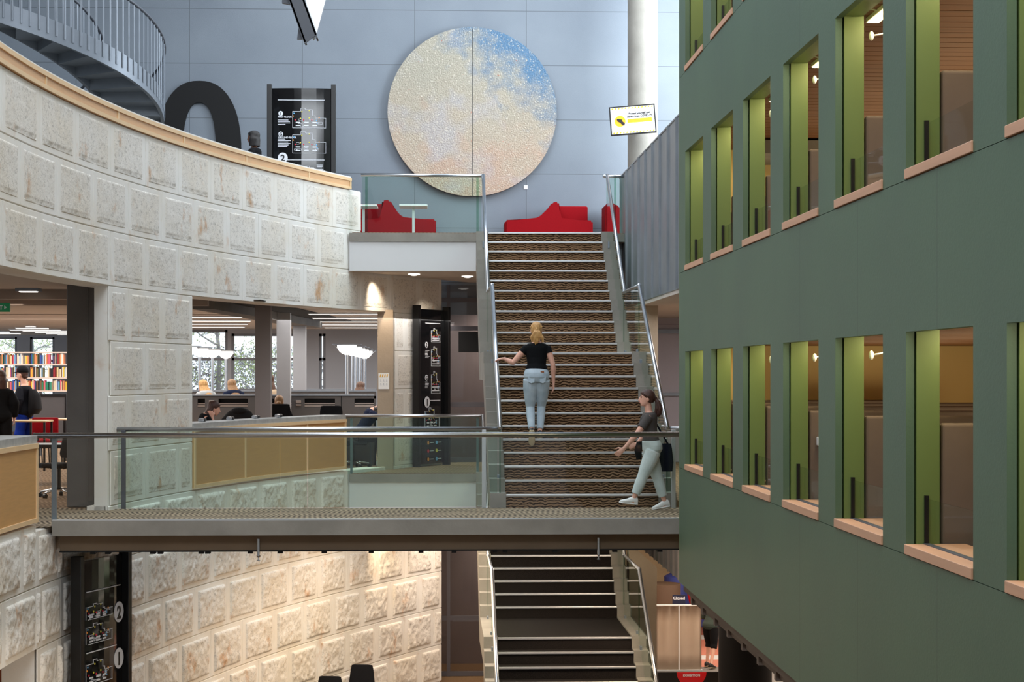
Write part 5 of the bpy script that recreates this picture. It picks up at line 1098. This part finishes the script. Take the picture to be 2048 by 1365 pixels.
# --- woman climbing the stairs, seen from behind ---
TY = 26.12; tz = .881; hx_ = XY(1073, TY)
f = Figure((0, -.02, .86), (0.005, .03, 1.375), (1, 0, -.03), (1, 0, 0), .985, head=(0, .045, 1.535))
ya = TY
HL = V((.862-hx_, -.10, 0)); rail_z = lambda Y: 1.07+(Y-24.72)*(3.15-1.07)/(28.17-24.72)
hy_ = .06; hz_ = rail_z(TY+hy_)-tz+.035
@hair_fn('hair_blonde')
def hA(q, M, f):
    cap_hair(q, M, vol=1.03); rn = random.Random(2)
    q.ball(M(0, -.105, .01), (.03, .03, .03), 8)
    for i in range(22):
        a = rn.uniform(-1, 1); z1 = rn.uniform(-.16, -.235)+abs(a)*.06; q.tube([M(a*.012, -.10, .015), M(a*.04, -.135, -.035), M(a*.085, -.135, -.10), M(a*.10+rn.uniform(-.015, .015), -.125, z1)], [.014, .018, .016, .005], 8)
    for i in range(10): a = -1+2*i/9; q.tube([M(a*.082, .01, .05), M(a*.075, -.06, .05), M(a*.03, -.1, .02)], [.01, .014, .012], 8)
def exA(root, f, M):
    q = MB(); 
    for t, in ((.118,),): c_ = f.pel+f.up*(t/.55*f.L); q.loft([(c_+V((0, 0, -.016)), (.169, 0, 0), (0, .121, 0)), (c_+V((0, 0, .018)), (.165, 0, 0), (0, .117, 0))], n=32)
    q.build('belt', 'belt', root, local=True, smooth='auto')
    q = MB(); q.box((.05, -.150, .935), (.10, -.13, .955), .003); q.build('label_patch', 'tan_patch', root, local=True)
    for s in (-1, 1):
        q = MB(); q.prism([(s*.035, -.151, .885), (s*.125, -.130, .89), (s*.125, -.132, .81), (s*.085, -.150, .785), (s*.04, -.157, .80)], (0, .02, 0)); q.build('back_pocket', 'denim_pale', root, local=True)
    q = MB(); q.ball(M(0, -.108, .012), (.02, .018, .014), 8); q.build('hair_tie', 'hair_blonde', root, local=True, smooth=True)
aL = V((.862-hx_+.012, hy_, hz_))
person('blonde woman in a black top and pale jeans climbing the stair, hand on the rail', (hx_, TY, tz), 0, f,
    {-1: ((-.335, .0, 1.075), (aL.x+.10, hy_-.03, hz_+.03), (-1, .25, -.12), (-.1, .2, -1), (.1, 1, .1), .55), 1: ((.232, -.02, 1.045), (.243, .03, .79), (.03, .08, -1), (-1, 0, 0), (0, 1, -.1), .35)},
    {-1: ((-.085, .05, .44), (-.075, -.17, .10), (-.07, -.10, -.10)), 1: ((.075, .13, .45), (.045, -.03, .085), (.05, .13, .012))},
    'tee_black', 'denim_pale', hA, sleeve=.28, vox=.007, shoes=('shoe_black', 'shoe_black'), topr=(.12, .53), pant_end=.93, legw=1.0, face=False, extras=exA, hw=.007)
# --- woman in grey walking left on the bridge (faces -X) ---
f = Figure((0, 0, .80), (.0, .03, 1.315), (1, .25, 0), (1, -.2, 0), .96, head=(0, .055, 1.47))
@hair_fn('hair_brown')
def hB(q, M, f):
    cap_hair(q, M, vol=1.04); rn = random.Random(4); q.ball(M(0, -.115, .0), (.03, .03, .03), 8)
    for i in range(20):
        a = rn.uniform(-1, 1); b = rn.uniform(-1, 1); q.tube([M(0, -.11, .01), M(a*.03, -.15+b*.02, -.05), M(a*.045, -.165+b*.04, -.14), M(a*.04, -.15+b*.045, -.21), M(a*.02, -.13+b*.03, -.25)], [.014, .02, .02, .016, .008], 8)
    for s in (-1, 1): q.tube([M(s*.07, .05, .06), M(s*.08, -.01, .03), M(s*.05, -.08, .0), M(0, -.115, .0)], [.012, .018, .016, .014], 8)
def exB(root, f, M):
    q = MB(); q.loft([((.215, -.16, .50), (.02, 0, 0), (0, .15, 0)), ((.225, -.16, .62), (.045, 0, 0), (0, .165, 0)), ((.215, -.15, .80), (.04, 0, 0), (0, .155, 0)), ((.20, -.15, .87), (.02, 0, 0), (0, .14, 0))], n=20); bag = q.build('tote_bag', 'tote_navy', root, local=True, smooth='auto')
    q = MB(); q.tube([(.20, -.25, .86), (.19, -.10, 1.12), (.16, -.01, 1.265), (.19, .02, 1.1), (.20, -.04, .86)], .012, 8); q.build('strap', 'tote_navy', bag, local=True, smooth=True)
    q = MB(); q.loft([((.17, .14, .66), (.03, 0, 0), (0, .035, 0)), ((.18, .15, .78), (.045, 0, 0), (0, .05, 0)), ((.17, .13, .90), (.03, 0, 0), (0, .04, 0))], n=14); q.build('folded_jacket', 'tee_black', root, local=True, smooth=True)
person('brown haired woman in a grey t-shirt and pale jeans walking left along the footbridge', (XY(1302, 24.15), 24.15, .006), R(90), f,
    {-1: ((-.21, .21, 1.01), (-.20, .375, .82), (0, .75, -.65), (1, 0, .0), (0, .6, .75), .35), 1: ((.20, .05, 1.0), (.19, .17, .86), (0, .9, -.3), (-1, 0, 0), (0, .2, 1), .8)},
    {-1: ((-.09, .12, .45), (-.085, .24, .155), (-.085, .42, .115)), 1: ((.085, -.10, .42), (.08, -.19, .10), (.08, -.04, .012))},
    'tee_grey', 'denim_mint', hB, sleeve=.62, vox=.007, shoes=('shoe_white', 'shoe_white'), topr=(-.02, .52), pant_end=.88, hw=.008, legw=1.2, extras=exB, sl_r=.062)
# --- man in cap with backpack, library ---
@hair_fn('hair_brown')
def hC(q, M, f): cap_hair(q, M); q.ball(M(0, -.05, -.04), (.075, .06, .05), 10)
def exC(root, f, M):
    q = MB(); q.loft([(M(0, -.01, .03), V((.098, 0, 0)), V((0, .120, 0))), (M(0, -.01, .10), V((.094, 0, 0)), V((0, .114, 0))), (M(0, -.01, .145), V((.06, 0, 0)), V((0, .07, 0))), (M(0, -.01, .155), V((.02, 0, 0)), V((0, .02, 0)))], n=20); c_ = q.build('cap', 'black_fabric', root, local=True, smooth=True)
    q = MB(); q.loft([(M(0, .08, .045), V((.065, 0, 0)), V((0, .02, .004))), (M(0, .13, .035), V((.06, 0, 0)), V((0, .03, .004))), (M(0, .15, .030), V((.04, 0, 0)), V((0, .02, .003)))], n=16); q.build('peak', 'black_fabric', c_, local=True, smooth=True)
    q = MB(); q.loft([((-.02, -.20, 1.02), (.14, 0, 0), (0, .08, 0)), ((-.02, -.23, 1.12), (.17, 0, 0), (0, .12, 0)), ((-.02, -.22, 1.38), (.15, 0, 0), (0, .10, 0)), ((-.02, -.17, 1.50), (.09, 0, 0), (0, .05, 0))], n=20); q.build('backpack', 'black_fabric', root, local=True, smooth='auto')
ARMD = lambda k=1: {-1: ((-.22*k, -.01, 1.14*k), (-.22*k, .08, .90*k), (0, .1, -1), (1, 0, 0), (0, 1, 0), .5), 1: ((.22*k, -.01, 1.14*k), (.22*k, .08, .90*k), (0, .1, -1), (-1, 0, 0), (0, 1, 0), .5)}
LEGD = lambda k=1: {-1: ((-.10*k, .06, .52*k), (-.10*k, .0, .09*k), (-.11*k, .17, .012)), 1: ((.10*k, .03, .52*k), (.11*k, -.02, .09*k), (.12*k, .15, .012))}
f = Figure((0, 0, 1.02), (0, .02, 1.60), k=1.10, head=(0, .06, 1.79), headdir=(0, 1, -.05)); 
person('person in a black cap, dark jacket and blue shorts with a backpack, before the bookcase', (XY(50, 36.2), 36.2, 0), R(72), f, ARMD(1.12), LEGD(1.1), 'jacket_dark', 'blue_shorts', hC, sleeve=1.85, vox=.012, topr=(-.07, .52), pant_end=.46, legw=1.3, extras=exC, sl_r=.085)
@hair_fn('hair_brown')
def hD(q, M, f): cap_hair(q, M, vol=1.1); q.loft([(M(0, -.05, .05), V((.08, 0, 0)), V((0, .06, 0))), (M(0, -.07, -.06), V((.10, 0, 0)), V((0, .07, 0))), (M(0, -.08, -.2), V((.10, 0, 0)), V((0, .05, 0))), (M(0, -.08, -.26), V((.06, 0, 0)), V((0, .03, 0)))], n=20)
f = Figure((0, 0, 1.0), (0, .02, 1.57), k=1.08, head=(0, .05, 1.74))
person('person in black with long brown hair at the left edge of the picture', (XY(2, 34.0), 34.0, 0), R(20), f, ARMD(1.1), LEGD(1.08), 'tee_black', 'shorts_black', hD, sleeve=1.9, vox=.014, topr=(-.07, .52), pant_end=.95, legw=1.3, sl_r=.08, face=False)
# --- seated readers ---
def sitter(label, x, ytop, Y, rz, top, hfn, headdir=(0, 1, 0), lean=.05, arms=None, seat=None, vox=.013, sleeve=1.9, extras=None, face=True, k=1.0, sname=''):
    ztop = zc(ytop, Y)-.01; H = 1.265*k; base = ztop-H
    if base < .0: base = 0.0
    f = Figure((0, 0, .53), (0, lean, 1.075), k=k, head=(0, lean+.11, 1.14), headdir=headdir)
    A = arms or {-1: ((-.23, .10, .80), (-.12, .33, .76), (.3, 1, 0), (0, 0, -1), (1, .2, 0), .3), 1: ((.23, .10, .80), (.12, .33, .76), (-.3, 1, 0), (0, 0, -1), (-1, .2, 0), .3)}
    Lg = {-1: ((-.12, .42, .52), (-.12, .44, .10), (-.12, .60, .012)), 1: ((.12, .42, .52), (.12, .44, .10), (.12, .60, .012))}
    o = person(label, (XY(x, Y), Y, base), rz, f, A, Lg, top, 'navy_cloth', hfn, sleeve=sleeve, vox=vox, face=face, extras=extras, topr=(-.02, .52))
    if base > .02:
        st = thing('stool', 'raised grey stool under the '+sname, 'stool', (XY(x, Y), Y, 0), rz)
        q = MB(); q.box((-.2, -.2, base+.36), (.2, .2, base+.42), .01); q.build('seat', 'grey_steel', st, local=True)
        for sx in (-.17, .17):
            for sy in (-.17, .17): q = MB(); q.cyl((sx, sy, 0), (sx, sy, base+.37), .014, 8); q.build('leg', 'grey_steel', st, local=True)
        q = MB(); q.box((-.2, .32, base-.03), (.2, .6, base-.001), .005); q.box((-.02, .1, base-.03), (.02, .34, base-.008)); q.build('foot_rest', 'grey_steel', st, local=True)
    return o
def longhair(m, L=.34, w=.10, vol=1.08, bk=0):
    @hair_fn(m)
    def h(q, M, f):
        r = (M(1, 0, 0)-M(0, 0, 0)); d = (M(0, 1, 0)-M(0, 0, 0)); cap_hair(q, M, vol=vol)
        q.loft([(M(0, -.04, .07), r*.045, d*.05), (M(0, -.035, .03), r*.074, d*.066), (M(0, -.05-bk*.25, -.04), r*w*.86, d*.062), (M(0, -.075-bk*.6, -.13), r*w*1.0, d*.058), (M(0, -.095-bk, -L*.7), r*w*1.0, d*.045), (M(.01, -.095-bk, -L), r*w*.45, d*.02)], n=20)
        for i in range(9): a = -1+i/4; q.tube([M(a*w*.8, -.03-.05*(1-a*a), -.02), M(a*w*1.05, -.07-bk*.7-.05*(1-a*a), -.16), M(a*w*.8, -.10-bk-.04*(1-a*a), -L-.02*(i%3))], [.02, .02, .007], 7)
    return h
@hair_fn('hair_darkblonde')
def hbun(q, M, f): cap_hair(q, M, vol=1.02); q.ball(M(0, -.12, -.03), (.045, .04, .045), 10)
sitter('seated person with very long blonde hair and a pale grey shirt before the library window', 414, 753, 37.6, R(40), 'pale_grey_cloth', longhair('hair_blonde', .36, .10, bk=.15), k=1.05, sname='very long blonde haired person by the window')
sitter('seated person with long dark blonde hair in a navy sweater before the library window', 469, 752, 37.7, R(28), 'navy_cloth', longhair('hair_darkblonde', .30, .10, bk=.14), k=1.05, sname='navy sweatered person by the window')
f = Figure((0, 0, .96), (0, .10, 1.50), k=1.04, head=(0, .14, 1.67))
person('person in a beige coat with long brown hair standing partly behind the taupe column', (XY(546, 38.0), 38.0, zc(745, 38.0)-1.81 if 0 else 0.0), R(40), f, ARMD(1.05), LEGD(1.04), 'coat_beige', 'navy_cloth', longhair('hair_mid', .34, .09), sleeve=1.9, vox=.014, topr=(-.07, .52), sl_r=.07, face=False)
sitter('seated person with a blonde hair bun seen from behind at the long desk', 557, 787, 34.8, 0, 'tee_black', hbun, face=False, k=1.02, sname='person with the blonde hair bun')
sitter('seated person with long brown hair in black, right, before the uplighters', 715, 757, 40.2, R(-25), 'tee_black', longhair('hair_mid', .34, .11, bk=.15), k=1.05, sname='long haired person in black before the uplighters')
f = Figure((0, 0, .60), (0, .30, 1.13), k=1.1, head=(.02, .48, 1.14), headdir=(0, .8, -.6))
person('person in a navy sweater slumped asleep over the desk beside the concrete column', (XY(716, 35.6), 35.6, 0), R(-80), f, {-1: ((-.27, .42, .95), (.0, .54, .93), (1, .2, 0), (0, 0, -1), (0, 1, 0), .3), 1: ((.27, .42, .95), (.02, .62, .93), (-1, .2, 0), (0, 0, -1), (0, 1, 0), .3)}, {-1: ((-.12, .42, .56), (-.12, .44, .10), (-.12, .60, .012)), 1: ((.12, .42, .56), (.12, .44, .10), (.12, .60, .012))}, 'navy_cloth', 'shorts_black', longhair('hair_black', .10, .08), sleeve=1.9, vox=.013, face=False)
sitter('seated person with brown hair leaning the head on one hand, at the sandstone pier', 395, 801, 30.6, R(-75), 'tee_black', longhair('hair_brown', .20, .09, bk=.03), headdir=(0, 1, -.25), lean=.16, sleeve=.6, vox=.009, sname='person leaning on one hand at the sandstone pier',
    arms={1: ((.16, .30, .76), (.10, .22, .99), (0, -.15, 1), (-.6, -.3, 0), (0, 1, .2), .7), -1: ((-.2, .34, .78), (-.12, .58, .84), (0, .5, .6), (0, .8, -.5), (1, 0, .3), .6)})
# --- head seen over the upper parapet ---
@hair_fn('hair_black')
def hbraid(q, M, f):
    cap_hair(q, M, vol=1.1); rn = random.Random(6)
    for i in range(16): a = -1.9+3.8*i/15; q.tube([M(.07*math.sin(a), -.06*math.cos(a)-.01, .06), M(.105*math.sin(a), -.1*math.cos(a)-.01, -.03), M(.11*math.sin(a), -.11*math.cos(a), -.16)], [.014, .016, .010], 7)
f = Figure((0, 0, .92), (0, .03, 1.44), k=1.0, head=(0, .05, 1.60))
person('person with black braided hair behind the timber parapet, upper level', (XY(512, 32.6), 32.6, 4.345), R(75), f, ARMD(1.0), LEGD(1.0), 'tee_black', 'navy_cloth', hbraid, skin='skin_dark', sleeve=1.9, vox=.014)
# --- man with phone on the ground floor ---
f = Figure((0, 0, .86), (0, .08, 1.35), k=.97, head=(0, .18, 1.49), headdir=(0, 1, -.5))
def exM(root, f, M): q = MB(); q.box((-.03, .42, 1.02), (.05, .435, 1.14), .004, rot=Matrix.Rotation(R(-40), 3, 'X')); q.build('phone', 'white', root, local=True)
person('person in a dark green hoodie and black shorts holding a phone, ground floor', (XY(1421, 38.4), 38.4, -4.345), R(-40), f, {-1: ((-.24, .12, 1.04), (-.06, .34, 1.06), (.4, .8, .4), (1, 0, .3), (0, .2, 1), .9), 1: ((.24, .12, 1.04), (.08, .34, 1.02), (-.5, .8, .3), (-1, 0, .3), (0, .2, 1), .9)},
    {-1: ((-.10, .10, .50), (-.10, .02, .09), (-.11, .19, .012)), 1: ((.10, -.02, .50), (.12, -.18, .10), (.13, -.02, .012))}, 'hoodie_green', 'shorts_black', longhair('hair_brown', .06, .07), sleeve=1.85, vox=.012, topr=(-.07, .52), pant_end=.60, legw=1.25, shoes=('shoe_black', 'shoe_black'), sl_r=.07, extras=exM)
